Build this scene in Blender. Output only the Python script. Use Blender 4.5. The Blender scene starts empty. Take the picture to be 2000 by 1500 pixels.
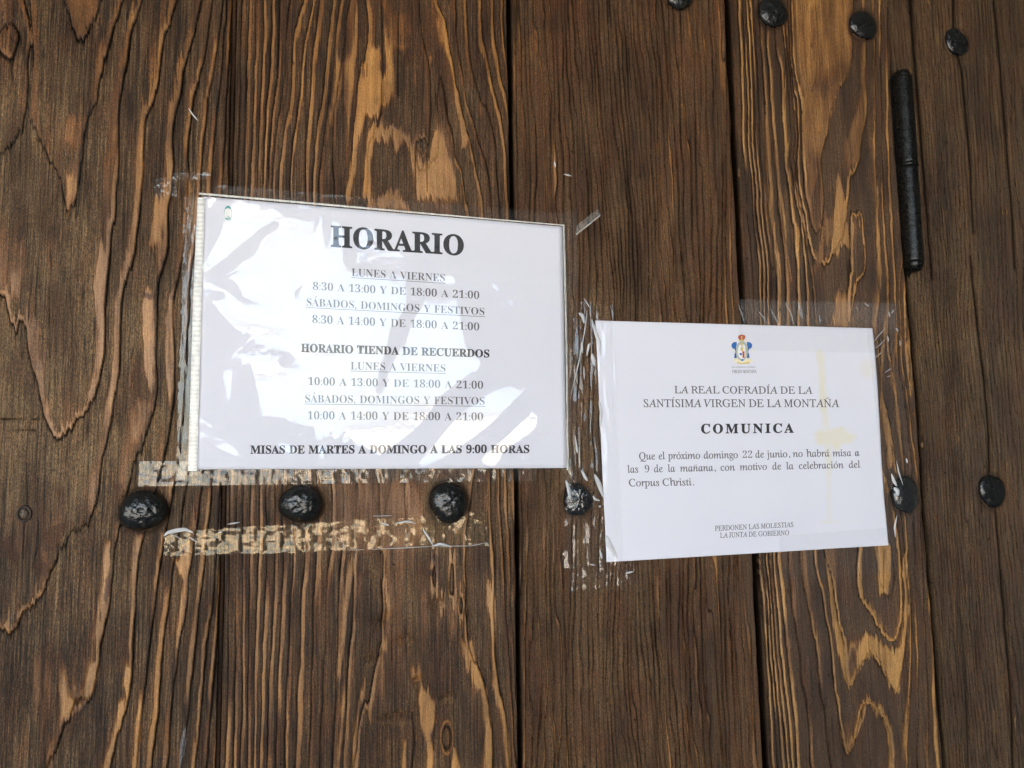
import bpy, math
import numpy as np
from mathutils import Vector, Matrix

# ------------------------------------------------------------------ camera, world, sun, exposure
D = 0.645                                  # metres from the lens to the door face
F, YAW, PITCH, ROLL = 1565.07, math.radians(16.689), math.radians(6.312), math.radians(-0.996)
CAM = np.array([0.0, -D, 1.5])
sc = bpy.context.scene
COL = sc.collection

cy_, sy_, cp_, sp_, cr_, sr_ = (math.cos(YAW), math.sin(YAW), math.cos(PITCH), math.sin(PITCH),
                                math.cos(ROLL), math.sin(ROLL))
FW = np.array([sy_ * cp_, cy_ * cp_, sp_])
r0 = np.array([cy_, -sy_, 0.0])
u0 = np.cross(r0, FW)
RT = cr_ * r0 + sr_ * u0
UP = -sr_ * r0 + cr_ * u0

cam = bpy.data.cameras.new('camera')
cam_ob = bpy.data.objects.new('camera', cam)
COL.objects.link(cam_ob)
cam.sensor_width = 36.0
cam.lens = 36.0 * F / 2000.0
cam.clip_start, cam.clip_end = 0.01, 2000.0
M = Matrix(((RT[0], UP[0], -FW[0], CAM[0]), (RT[1], UP[1], -FW[1], CAM[1]),
            (RT[2], UP[2], -FW[2], CAM[2]), (0, 0, 0, 1)))
cam_ob.matrix_world = M
sc.camera = cam_ob

SUN_EL, SUN_AZ = math.radians(48), math.radians(68)      # azimuth from +Y towards +X
world = bpy.data.worlds.new('World')
sc.world = world
world.use_nodes = True
wn = world.node_tree
bg = wn.nodes['Background']
sky = wn.nodes.new('ShaderNodeTexSky')
sky.sky_type = 'NISHITA'
sky.sun_disc = False
sky.sun_elevation = SUN_EL
sky.sun_rotation = SUN_AZ
sky.dust_density = 3.0
hsv = wn.nodes.new('ShaderNodeHueSaturation')      # a hazy, whitish sky
hsv.inputs['Saturation'].default_value = 0.85
wn.links.new(sky.outputs[0], hsv.inputs['Color'])
wn.links.new(hsv.outputs[0], bg.inputs[0])
bg.inputs[1].default_value = 0.15

sun = bpy.data.lights.new('sun', 'SUN')
sun.energy = 4.0
sun.angle = math.radians(0.5)
sun.color = (1.0, 0.97, 0.92)
sun_ob = bpy.data.objects.new('sun', sun)
COL.objects.link(sun_ob)
sdir = Vector((math.sin(SUN_AZ) * math.cos(SUN_EL), math.cos(SUN_AZ) * math.cos(SUN_EL), math.sin(SUN_EL)))
sun_ob.rotation_euler = (-sdir).to_track_quat('-Z', 'Y').to_euler()
sun_ob.location = (4, 3, 9)

sc.view_settings.view_transform = 'Standard'
sc.view_settings.look = 'None'
sc.view_settings.gamma = 1.0
sc.view_settings.exposure = 3.5
sc.render.engine = 'CYCLES'
sc.cycles.use_denoising = True
sc.cycles.denoising_prefilter = 'NONE'
sc.cycles.max_bounces = 10
sc.cycles.diffuse_bounces = 4
sc.cycles.glossy_bounces = 4
sc.cycles.transparent_max_bounces = 24
sc.cycles.caustics_reflective = False
sc.cycles.caustics_refractive = False

# ------------------------------------------------------------------ geometry of the picture
def unproj(px, py, off=0.0):
    """photo pixel (2000x1500) -> point on the plane Y = -off in front of the door"""
    px = np.asarray(px, float); py = np.asarray(py, float)
    a = (px - 1000.0)[..., None] * RT - (py - 750.0)[..., None] * UP + F * FW
    t = (D - off) / a[..., 1:2]
    return CAM + a * t

def T(ox, oy, s, pts):
    return [(ox + x / s, oy + y / s) for x, y in pts]

# ------------------------------------------------------------------ noise and field helpers
def _hash(i, j, seed):
    h = (i.astype(np.int64) * 374761393 + j.astype(np.int64) * 668265263 + seed * 1442695041) & 0xffffffff
    h = ((h ^ (h >> 13)) * 1274126177) & 0xffffffff
    h = (h ^ (h >> 16)) & 0xffffffff
    return h / 4294967295.0

def vn(x, y, seed=0):
    x, y = np.broadcast_arrays(np.asarray(x, float), np.asarray(y, float))
    xi = np.floor(x); yi = np.floor(y)
    fx = x - xi; fy = y - yi
    fx = fx * fx * fx * (fx * (fx * 6 - 15) + 10); fy = fy * fy * fy * (fy * (fy * 6 - 15) + 10)
    a = _hash(xi, yi, seed); b = _hash(xi + 1, yi, seed)
    c = _hash(xi, yi + 1, seed); d = _hash(xi + 1, yi + 1, seed)
    return ((a + (b - a) * fx) * (1 - fy) + (c + (d - c) * fx) * fy) * 2 - 1

def fbm(x, y, seed=0, o=3):
    s = 0; a = 1.0; n = 0
    for k in range(o):
        s = s + a * vn(x * 2 ** k, y * 2 ** k, seed + 17 * k); n += a; a *= 0.5
    return s / n

def sst(a, b, x):
    t = np.clip((x - a) / (b - a), 0, 1)
    return t * t * (3 - 2 * t)

def inpoly(x, y, poly):
    c = np.zeros(np.shape(x), bool)
    n = len(poly)
    for i in range(n):
        x1, y1 = poly[i]; x2, y2 = poly[(i + 1) % n]
        if y1 == y2:
            continue
        k = ((y1 > y) != (y2 > y)) & (x < (x2 - x1) * (y - y1) / (y2 - y1) + x1)
        c ^= k
    return c

def polydist(x, y, poly, closed=True, ax=1.0, ay=1.0):
    d = np.full(np.shape(x), 1e9)
    n = len(poly)
    for i in range(n if closed else n - 1):
        x1, y1 = poly[i]; x2, y2 = poly[(i + 1) % n]
        ex, ey = (x2 - x1) * ax, (y2 - y1) * ay
        L = ex * ex + ey * ey + 1e-9
        t = np.clip(((x - x1) * ax * ex + (y - y1) * ay * ey) / L, 0, 1)
        d = np.minimum(d, ((x - x1) * ax - t * ex) ** 2 + ((y - y1) * ay - t * ey) ** 2)
    return np.sqrt(d)

def polymask(x, y, poly, soft=2.0, ay=0.4):
    """soft mask of a polygon, its edge softened less across the grain than along it"""
    p = np.array(poly)
    m = np.zeros(np.shape(x))
    bb = (x > p[:, 0].min() - 20) & (x < p[:, 0].max() + 20) & (y > p[:, 1].min() - 40) & (y < p[:, 1].max() + 40)
    if not bb.any():
        return m
    xs, ys = x[bb], y[bb]
    ins = inpoly(xs, ys, poly)
    d = polydist(xs, ys, poly, True, 1.0, ay)
    m[bb] = sst(-soft, soft, np.where(ins, d, -d))
    return m

class TPS:
    """thin-plate interpolation of ring numbers given along traced growth-ring lines"""
    def __init__(s, lines, ay=0.3, step=45, lam=0.3):
        P, V = [], []
        for v, pts in lines:
            pts = np.array(pts, float)
            seg = np.hypot(np.diff(pts[:, 0]), np.diff(pts[:, 1]))
            L = np.concatenate([[0], np.cumsum(seg)])
            n = max(2, int(L[-1] / step) + 1)
            t = np.linspace(0, L[-1], n)
            P.append(np.stack([np.interp(t, L, pts[:, 0]), np.interp(t, L, pts[:, 1])], 1)); V += [v] * n
        P = np.concatenate(P); V = np.array(V, float)
        s.ay = ay
        s.P = P * [1, ay] / 100.0
        K = s._k(s.P, s.P) + lam * 0.01 * np.eye(len(P))
        Q = np.c_[np.ones(len(P)), s.P]
        A = np.block([[K, Q], [Q.T, np.zeros((3, 3))]])
        s.w = np.linalg.solve(A, np.concatenate([V, np.zeros(3)]))
    def _k(s, a, b):
        d2 = ((a[:, None, :] - b[None, :, :]) ** 2).sum(-1)
        return 0.5 * d2 * np.log(d2 + 1e-9)
    def grid(s, x0, x1, y0, y1, sx=6, sy=10):
        s.gx = np.arange(x0, x1 + sx, sx, dtype=float); s.gy = np.arange(y0, y1 + sy, sy, dtype=float)
        X, Y = np.meshgrid(s.gx, s.gy)
        q = np.stack([X.ravel(), Y.ravel()], 1) * [1, s.ay] / 100.0
        out = np.empty(len(q))
        for i in range(0, len(q), 20000):
            qq = q[i:i + 20000]
            out[i:i + 20000] = s._k(qq, s.P) @ s.w[:-3] + s.w[-3] + qq @ s.w[-2:]
        s.G = out.reshape(X.shape); s.sx = sx; s.sy = sy
        return s
    def __call__(s, x, y):
        u = np.clip((x - s.gx[0]) / s.sx, 0, len(s.gx) - 1.001); v = np.clip((y - s.gy[0]) / s.sy, 0, len(s.gy) - 1.001)
        i = u.astype(int); j = v.astype(int); fu = u - i; fv = v - j
        G = s.G
        return (G[j, i] * (1 - fu) + G[j, i + 1] * fu) * (1 - fv) + (G[j + 1, i] * (1 - fu) + G[j + 1, i + 1] * fu) * fv

# ------------------------------------------------------------------ object helpers
def link(name, me, mat=None, parent=None):
    o = bpy.data.objects.new(name, me)
    COL.objects.link(o)
    if mat is not None and me is not None:
        me.materials.clear()
        me.materials.append(mat)
    if parent is not None:
        o.parent = parent
    return o

def tag(o, label, cat, group=None):
    o['label'] = label; o['category'] = cat
    if group: o['group'] = group
    return o

def empty(name, loc, label, cat, group=None):
    o = bpy.data.objects.new(name, None)
    o.empty_display_size = 0.02
    COL.objects.link(o)
    o.location = loc
    return tag(o, label, cat, group)

def adopt(parent, *kids):
    for k in kids:
        k.parent = parent
        k.matrix_parent_inverse = Matrix.Translation(-Vector(parent.location))

def grid_mesh(name, V, attrs=None, smooth=True, wrap=False):
    ny, nx = V.shape[:2]
    me = bpy.data.meshes.new(name)
    idx = np.arange(ny * nx).reshape(ny, nx)
    if wrap:
        idx = np.concatenate([idx, idx[:, :1]], 1)
    a = idx[:-1, :-1].ravel(); b = idx[:-1, 1:].ravel(); c = idx[1:, 1:].ravel(); d = idx[1:, :-1].ravel()
    q = np.stack([a, d, c, b], 1).astype(np.int32)
    me.vertices.add(ny * nx); me.vertices.foreach_set('co', V.reshape(-1).astype(np.float32))
    me.loops.add(q.size); me.loops.foreach_set('vertex_index', q.ravel())
    me.polygons.add(len(q)); me.polygons.foreach_set('loop_start', np.arange(0, q.size, 4, dtype=np.int32))
    me.polygons.foreach_set('use_smooth', np.full(len(q), smooth))
    for k, v in (attrs or {}).items():
        at = me.attributes.new(k, 'FLOAT', 'POINT')
        at.data.foreach_set('value', np.asarray(v, np.float32).ravel())
    me.update(calc_edges=True)
    return me

def pyd(name, verts, faces, smooth=False):
    me = bpy.data.meshes.new(name)
    me.from_pydata([tuple(map(float, v)) for v in verts], [], faces)
    if smooth:
        me.polygons.foreach_set('use_smooth', np.full(len(me.polygons), True))
    me.update()
    return me

def box_mesh(name, x0, x1, y0, y1, z0, z1):
    v = [(x, y, z) for x in (x0, x1) for y in (y0, y1) for z in (z0, z1)]
    f = [(0, 1, 3, 2), (4, 6, 7, 5), (0, 4, 5, 1), (2, 3, 7, 6), (0, 2, 6, 4), (1, 5, 7, 3)]
    return pyd(name, v, f)

# ------------------------------------------------------------------ materials
def mat(name):
    m = bpy.data.materials.new(name)
    m.use_nodes = True
    nt = m.node_tree
    return m, nt, nt.nodes['Principled BSDF']

def N(nt, t, **kw):
    n = nt.nodes.new(t)
    for k, v in kw.items():
        setattr(n, k, v)
    return n

def noise(nt, scale, detail=4, rough=0.6, vec=(1, 1, 1), seed=0.0, dist=0.0):
    g = N(nt, 'ShaderNodeNewGeometry')
    mp = N(nt, 'ShaderNodeMapping')
    mp.inputs['Scale'].default_value = vec
    mp.inputs['Location'].default_value = (seed, seed * 0.7, seed * 1.3)
    nt.links.new(g.outputs['Position'], mp.inputs['Vector'])
    n = N(nt, 'ShaderNodeTexNoise')
    n.inputs['Scale'].default_value = scale
    n.inputs['Detail'].default_value = detail
    n.inputs['Roughness'].default_value = rough
    n.inputs['Distortion'].default_value = dist
    nt.links.new(mp.outputs[0], n.inputs['Vector'])
    return n.outputs['Fac']

def ramp(nt, src, stops):
    r = N(nt, 'ShaderNodeValToRGB')
    e = r.color_ramp.elements
    while len(e) < len(stops):
        e.new(0.5)
    for k, (p, c) in enumerate(stops):
        e[k].position = p
        e[k].color = (*c, 1) if len(c) == 3 else c
    nt.links.new(src, r.inputs[0])
    return r.outputs[0]

def mixc(nt, fac, a, b, mode='MIX'):
    m = N(nt, 'ShaderNodeMix', data_type='RGBA', blend_type=mode)
    for s, v in ((m.inputs[0], fac), (m.inputs[6], a), (m.inputs[7], b)):
        if hasattr(v, 'links'):
            nt.links.new(v, s)
        elif isinstance(v, (int, float)):
            s.default_value = v
        else:
            s.default_value = (*v, 1)
    return m.outputs[2]

def mth(nt, op, a, b=0.0, c=None):
    m = N(nt, 'ShaderNodeMath', operation=op)
    for k, v in enumerate((a, b) if c is None else (a, b, c)):
        if hasattr(v, 'links'):
            nt.links.new(v, m.inputs[k])
        else:
            m.inputs[k].default_value = v
    return m.outputs[0]

def attr(nt, name):
    return N(nt, 'ShaderNodeAttribute', attribute_name=name).outputs['Fac']

def bump(nt, bs, h, dist, strength=1.0):
    b = N(nt, 'ShaderNodeBump')
    b.inputs['Distance'].default_value = dist
    b.inputs['Strength'].default_value = strength
    nt.links.new(h, b.inputs['Height'])
    nt.links.new(b.outputs[0], bs.inputs['Normal'])
    return b

def wood_mat(name, dark, mid, grey, orange, pale, seed, rough=0.42, FX=760, FL=20, G=0.7, K=0.7, HAIR=0.9, HL=5.0):
    m, nt, bs = mat(name)
    fib = noise(nt, 1.0, 5, 0.7, (FX, 400, FL), seed)
    fib2 = noise(nt, 1.0, 4, 0.65, (330, 200, 13), seed + 3)
    blot = noise(nt, 1.0, 3, 0.6, (60, 60, 22), seed + 9)
    speck = noise(nt, 1.0, 3, 0.7, (2600, 800, 420), seed + 5)
    base = mixc(nt, ramp(nt, fib2, [(0.33, (0, 0, 0)), (0.67, (1, 1, 1))]), dark, mid)
    base = mixc(nt, mth(nt, 'MULTIPLY', ramp(nt, fib, [(0.50, (0, 0, 0)), (0.62, (1, 1, 1))]), G), base, grey)
    base = mixc(nt, mth(nt, 'MULTIPLY', ramp(nt, fib, [(0.36, (1, 1, 1)), (0.46, (0, 0, 0))]), K), base,
                tuple(c * 0.3 for c in dark))
    hair = noise(nt, 1.0, 2, 0.5, (260, 120, HL), seed + 15, 0.0)
    hairm = ramp(nt, mth(nt, 'ABSOLUTE', mth(nt, 'SUBTRACT', hair, 0.5)), [(0.006, (1, 1, 1)), (0.022, (0, 0, 0))])
    hair2 = noise(nt, 1.0, 2, 0.5, (520, 200, HL * 2.5), seed + 25, 0.0)
    hairm2 = ramp(nt, mth(nt, 'ABSOLUTE', mth(nt, 'SUBTRACT', hair2, 0.5)), [(0.003, (1, 1, 1)), (0.022, (0, 0, 0))])
    hairs = mth(nt, 'MAXIMUM', mth(nt, 'MULTIPLY', hairm, 0.9), mth(nt, 'MULTIPLY', hairm2, 0.7))
    pore = noise(nt, 1.0, 2, 0.5, (1500, 900, 260), seed + 31, 0.0)
    hairs = mth(nt, 'MAXIMUM', hairs, mth(nt, 'MULTIPLY', ramp(nt, pore, [(0.22, (1, 1, 1)), (0.32, (0, 0, 0))]), 0.9))
    # bleached varnish, with its gloss sheen put into the same grey
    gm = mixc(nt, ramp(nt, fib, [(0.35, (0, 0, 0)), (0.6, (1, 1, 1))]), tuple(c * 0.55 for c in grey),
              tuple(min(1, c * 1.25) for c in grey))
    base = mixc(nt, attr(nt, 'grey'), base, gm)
    rc = ramp(nt, blot, [(0.42, (0, 0, 0)), (0.66, (1, 1, 1))])
    base = mixc(nt, mth(nt, 'MULTIPLY', rc, 0.45), base, (dark[0] * 1.7, dark[1] * 0.95, dark[2] * 0.7))
    # latewood laid bare
    late = attr(nt, 'late')
    ln = mth(nt, 'ADD', late, mth(nt, 'MULTIPLY', mth(nt, 'SUBTRACT', fib2, 0.5), 0.55))
    ln = mth(nt, 'ADD', ln, mth(nt, 'MULTIPLY', mth(nt, 'SUBTRACT', fib, 0.5), 0.35))
    lf = ramp(nt, ln, [(0.30, (0, 0, 0)), (0.72, (1, 1, 1))])
    oc = mixc(nt, ramp(nt, fib2, [(0.3, (0, 0, 0)), (0.7, (1, 1, 1))]), orange, pale)
    oc = mixc(nt, mth(nt, 'MULTIPLY', ramp(nt, speck, [(0.55, (0, 0, 0)), (0.8, (1, 1, 1))]), 0.45), oc,
              tuple(c * 0.45 for c in orange))
    lt = ramp(nt, late, [(0.55, (1, 1, 1)), (0.92, (0, 0, 0))])
    oc = mixc(nt, mth(nt, 'MULTIPLY', lt, 0.75), oc, tuple(c * f for c, f in zip(orange, (0.70, 0.72, 0.82))))
    red = ramp(nt, ln, [(0.22, (0, 0, 0)), (0.40, (1, 1, 1))])
    base = mixc(nt, mth(nt, 'MULTIPLY', red, 0.7), base, (orange[0] * 0.42, orange[1] * 0.30, orange[2] * 0.28))
    base = mixc(nt, mth(nt, 'MULTIPLY', hairs, HAIR), base, tuple(c * 0.22 for c in dark))
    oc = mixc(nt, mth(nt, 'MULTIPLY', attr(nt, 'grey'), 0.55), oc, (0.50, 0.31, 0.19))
    colr = mixc(nt, lf, base, oc)
    colr = mixc(nt, attr(nt, 'stain'), colr, (0.085, 0.034, 0.014))
    colr = mixc(nt, attr(nt, 'crack'), colr, (0.006, 0.004, 0.003))
    grit = noise(nt, 1.0, 3, 0.75, (1500, 900, 620), seed + 41)
    gv = ramp(nt, grit, [(0.35, (0.34, 0.34, 0.34)), (0.5, (0.90, 0.90, 0.90)), (0.64, (1.8, 1.72, 1.58))])
    colr = mixc(nt, mth(nt, 'SUBTRACT', 1.0, mth(nt, 'MULTIPLY', lf, 0.6)), colr, mixc(nt, 1.0, colr, gv, 'MULTIPLY'))
    weather = noise(nt, 1.0, 4, 0.6, (34, 34, 11), seed + 51, 0.4)
    colr = mixc(nt, 1.0, colr, ramp(nt, weather, [(0.34, (0.55, 0.53, 0.52)), (0.5, (0.92, 0.92, 0.92)), (0.66, (1.22, 1.20, 1.16))]), 'MULTIPLY')
    nt.links.new(colr, bs.inputs['Base Color'])
    rr = mth(nt, 'MULTIPLY_ADD', speck, 0.35, rough - 0.17)
    nt.links.new(rr, bs.inputs['Roughness'])
    nt.links.new(mth(nt, 'MULTIPLY', mth(nt, 'SUBTRACT', 1.0, mth(nt, 'MULTIPLY', attr(nt, 'crack'), 0.92)), 0.48), bs.inputs['Specular IOR Level'])
    h = mth(nt, 'ADD', mth(nt, 'MULTIPLY', fib, 1.0), mth(nt, 'MULTIPLY', speck, 0.45))
    h = mth(nt, 'MULTIPLY', h, mth(nt, 'SUBTRACT', 1.25, mth(nt, 'MULTIPLY', lf, 0.95)))
    bump(nt, bs, h, 0.0016, 1.0)
    return m

OR = (0.3397, 0.1499, 0.0394); PALE = (0.4995, 0.2570, 0.0763)
wood = [
    wood_mat('wood_grey_brown', (0.0520, 0.0291, 0.0139), (0.1349, 0.0771, 0.0356), (0.2997, 0.1927, 0.0985), OR, PALE, 1.0, 0.38, 700, 20, 0.7, 0.7, 0.9, 5.0),
    wood_mat('wood_warm_brown', (0.0500, 0.0248, 0.0108), (0.1399, 0.0737, 0.0305), (0.2797, 0.1713, 0.0827), OR, PALE, 12.0, 0.38, 800, 18, 0.55, 0.65, 0.75, 4.0),
    wood_mat('wood_red_brown', (0.0712, 0.0356, 0.0153), (0.1756, 0.0927, 0.0387), (0.2373, 0.1470, 0.0701), (0.2563, 0.1114, 0.0334), (0.3417, 0.1782, 0.0567), 23.0, 0.38, 1200, 8, 0.35, 0.5, 0.45, 2.0),
    wood_mat('wood_striped_brown', (0.0570, 0.0304, 0.0142), (0.1379, 0.0740, 0.0337), (0.2114, 0.1275, 0.0640), (0.3493, 0.1644, 0.0485), (0.5055, 0.2796, 0.0943), 34.0, 0.38, 1000, 12, 0.35, 0.45, 0.45, 3.0),
    wood_mat('wood_dull_brown', (0.0620, 0.0342, 0.0146), (0.1299, 0.0745, 0.0318), (0.2698, 0.1670, 0.0731), (0.2598, 0.1328, 0.0381), (0.3797, 0.2141, 0.0699), 45.0, 0.38, 900, 16, 0.45, 0.5, 0.4, 4.0),
]

def simple(name, colr, rough=0.5, metal=0.0, spec=0.5):
    m, nt, bs = mat(name)
    bs.inputs['Base Color'].default_value = (*colr, 1)
    bs.inputs['Roughness'].default_value = rough
    bs.inputs['Metallic'].default_value = metal
    bs.inputs['Specular IOR Level'].default_value = spec
    return m, nt, bs

m_gap, _, _ = simple('dark_gap', (0.006, 0.005, 0.004), 0.9, 0, 0.1)

m_iron, nt, bs = simple('black_painted_iron', (0.012, 0.013, 0.013), 0.16, 0, 0.6)
n1 = noise(nt, 260, 4, 0.6, (1, 1, 1), 2.0)
n2 = noise(nt, 900, 2, 0.6, (1, 1, 1), 5.0)
nt.links.new(mixc(nt, ramp(nt, n1, [(0.5, (0, 0, 0)), (0.8, (1, 1, 1))]), (0.010, 0.011, 0.011), (0.030, 0.030, 0.026)), bs.inputs['Base Color'])
nt.links.new(mth(nt, 'MULTIPLY_ADD', n2, 0.22, 0.04), bs.inputs['Roughness'])
bump(nt, bs, n1, 0.0008, 1.0)

m_hinge, nt, bs = simple('worn_black_hinge_iron', (0.014, 0.014, 0.013), 0.34, 0, 0.35)
n1 = noise(nt, 500, 5, 0.7, (1, 1, 1), 2.0)
nt.links.new(mixc(nt, ramp(nt, n1, [(0.56, (0, 0, 0)), (0.72, (1, 1, 1))]), (0.006, 0.006, 0.0055), (0.03, 0.028, 0.022)), bs.inputs['Base Color'])
nt.links.new(mth(nt, 'MULTIPLY_ADD', n1, 0.35, 0.12), bs.inputs['Roughness'])
bump(nt, bs, n1, 0.0002, 1.0)

def paper_mat(name, stains):
    m, nt, bs = mat(name)
    n = noise(nt, 900, 3, 0.5)
    big = noise(nt, 9, 3, 0.5, (1, 1, 1), 4.0)
    c = mixc(nt, ramp(nt, big, [(0.3, (0, 0, 0)), (0.7, (1, 1, 1))]), (0.755, 0.765, 0.86), (0.78, 0.79, 0.885))
    if stains:
        c = mixc(nt, attr(nt, 'glue'), c, (0.80, 0.72, 0.40))
    nt.links.new(c, bs.inputs['Base Color'])
    bs.inputs['Roughness'].default_value = 0.7
    bs.inputs['Specular IOR Level'].default_value = 0.25
    bump(nt, bs, n, 0.00006, 0.5)
    return m
m_paper = paper_mat('white_paper', False)
m_paper_b = paper_mat('white_paper_with_glue', True)
def ink(name, c):
    m, nt, bs = simple(name, c, 0.6, 0, 0.3)
    n = noise(nt, 1400, 3, 0.6)
    nt.links.new(mixc(nt, ramp(nt, n, [(0.4, (0, 0, 0)), (0.8, (1, 1, 1))]), c, tuple(x * 1.3 + 0.02 for x in c)), bs.inputs['Base Color'])
    return m
m_ink = ink('black_ink', (0.03, 0.03, 0.036))
m_ink2 = ink('grey_ink', (0.11, 0.11, 0.12))
m_ink3 = ink('small_grey_ink', (0.13, 0.13, 0.14))

def film_mat(name, refl=1.6, haze=0.03, rough=0.03, tint=(1, 1, 1), bdist=0.0, bscale=400.0, bvec=(1, 1, 1), hazecol=(0.85, 0.85, 0.86), gtint=(1, 1, 1)):
    m = bpy.data.materials.new(name)
    m.use_nodes = True
    nt = m.node_tree
    nt.nodes.clear()
    out = N(nt, 'ShaderNodeOutputMaterial')
    tr = N(nt, 'ShaderNodeBsdfTransparent'); tr.inputs[0].default_value = (*tint, 1)
    gl = N(nt, 'ShaderNodeBsdfGlossy'); gl.inputs['Color'].default_value = (*gtint, 1); gl.inputs['Roughness'].default_value = rough
    df = N(nt, 'ShaderNodeBsdfDiffuse'); df.inputs[0].default_value = (*hazecol, 1)
    fr = N(nt, 'ShaderNodeFresnel'); fr.inputs['IOR'].default_value = 1.5
    geo = N(nt, 'ShaderNodeNewGeometry')
    if bdist > 0:
        h = noise(nt, bscale, 3, 0.6, bvec, 3.0)
        b = N(nt, 'ShaderNodeBump'); b.inputs['Distance'].default_value = bdist
        nt.links.new(h, b.inputs['Height'])
        nt.links.new(b.outputs[0], gl.inputs['Normal']); nt.links.new(b.outputs[0], fr.inputs['Normal'])
    # a fresnel node seen from the back side reads as total reflection: use it on front faces only
    fc = mth(nt, 'MINIMUM', mth(nt, 'MULTIPLY', fr.outputs[0], refl), 0.85)
    fc = mth(nt, 'MULTIPLY', fc, mth(nt, 'SUBTRACT', 1.0, geo.outputs['Backfacing']))
    m1 = N(nt, 'ShaderNodeMixShader'); m2 = N(nt, 'ShaderNodeMixShader')
    hz = attr(nt, 'haze')
    hz = mth(nt, 'ADD', hz, haze)
    nt.links.new(hz, m1.inputs[0])
    nt.links.new(tr.outputs[0], m1.inputs[1]); nt.links.new(df.outputs[0], m1.inputs[2])
    nt.links.new(fc, m2.inputs[0]); nt.links.new(m1.outputs[0], m2.inputs[1]); nt.links.new(gl.outputs[0], m2.inputs[2])
    nt.links.new(m2.outputs[0], out.inputs[0])
    return m

m_film = film_mat('clear_sleeve_film', 1.3, 0.02, 0.06)
m_tape = film_mat('clear_adhesive_tape', 1.4, 0.025, 0.14, bdist=0.00003, bscale=300.0, gtint=(1.0, 0.93, 0.80))  # gloss tinted warm to colour the reflections
m_tape_warm = film_mat('warm_reflection_tape', 1.5, 0.03, 0.15, (1.0, 0.97, 0.90), 0.00003, 300.0, hazecol=(0.80, 0.70, 0.52), gtint=(1.0, 0.82, 0.58))  # warm ground reflection put into the tape's gloss and haze colours
m_tape_c = film_mat('crinkled_adhesive_tape', 1.15, 0.012, 0.03, bdist=0.00015, bscale=350.0)
m_weld = film_mat('welded_plastic_edge', 2.5, 0.45, 0.12, bdist=0.0004, bscale=900.0, hazecol=(0.80, 0.79, 0.74))

# ------------------------------------------------------------------ the porch and the ground in front of the door
def stone(name, a, b, sc_=3.0):
    m, nt, bs = mat(name)
    n = noise(nt, sc_, 5, 0.6)
    nt.links.new(mixc(nt, n, a, b), bs.inputs['Base Color'])
    bs.inputs['Roughness'].default_value = 0.85
    bump(nt, bs, n, 0.01, 0.4)
    return m
m_stone = stone('porch_stone', (0.10, 0.095, 0.088), (0.17, 0.162, 0.15))
m_pave = stone('sunlit_paving', (0.43, 0.38, 0.30), (0.53, 0.475, 0.39), 1.2)
m_floor = stone('porch_floor_stone', (0.16, 0.15, 0.135), (0.22, 0.21, 0.19), 2.0)

def struct(name, me, m):
    o = link(name, me, m)
    o['kind'] = 'structure'
    return o
struct('ground', pyd('ground', [(-400, -400, 0), (400, -400, 0), (400, 400, 0), (-400, 400, 0)], [(0, 1, 2, 3)]), m_pave)
struct('porch_floor', box_mesh('porch_floor', -5.4, 3.0, -3.8, 0.06, 0.004, 0.03), m_floor)
OPX, OPZ = 0.55, 2.75
struct('porch_ceiling', box_mesh('porch_ceiling', -6.0, 3.6, -4.1, 0.4, 3.3, 3.6), m_stone)
struct('porch_side_wall', box_mesh('porch_side_wall', 3.0, 3.4, -3.6, 0.062, 0.032, 3.3), m_stone)
struct('porch_far_side_wall', box_mesh('porch_far_side_wall', -5.8, -5.4, -3.6, 0.062, 0.032, 3.3), m_stone)
struct('porch_front_wall', box_mesh('porch_front_wall', OPX, 3.4, -4.0, -3.603, 0.032, 3.3), m_stone)
struct('porch_lintel', box_mesh('porch_lintel', -5.8, OPX, -4.0, -3.603, OPZ, 3.3), m_stone)
struct('church_wall', box_mesh('church_wall', -6.0, 3.6, 0.065, 0.4, 0.0, 3.3), m_stone)

# ------------------------------------------------------------------ traced growth rings, photo pixels
seams = {
    0: [(-460, -500), (-460, 2000)],
    1: [(469, -500), (458, 0), (443, 700), (425, 1500), (414, 2000)],
    2: [(987, -500), (994, 0), (1003, 500), (1017, 1500), (1024, 2000)],
    3: [(1396, -500), (1421, 0), (1446, 500), (1471, 1000), (1498, 1500), (1524, 2000)],
    4: [(1722, -500), (1735, 0), (1741, 100), (1747, 200), (1760, 400), (1771, 541), (1794, 780), (1806, 1000), (1847, 1500), (1886, 2000)],
    5: [(2420, -500), (2620, 2000)],
}
def seam(i, y):
    p = np.array(seams[i], float)
    return np.interp(y, p[:, 1], p[:, 0])

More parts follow.
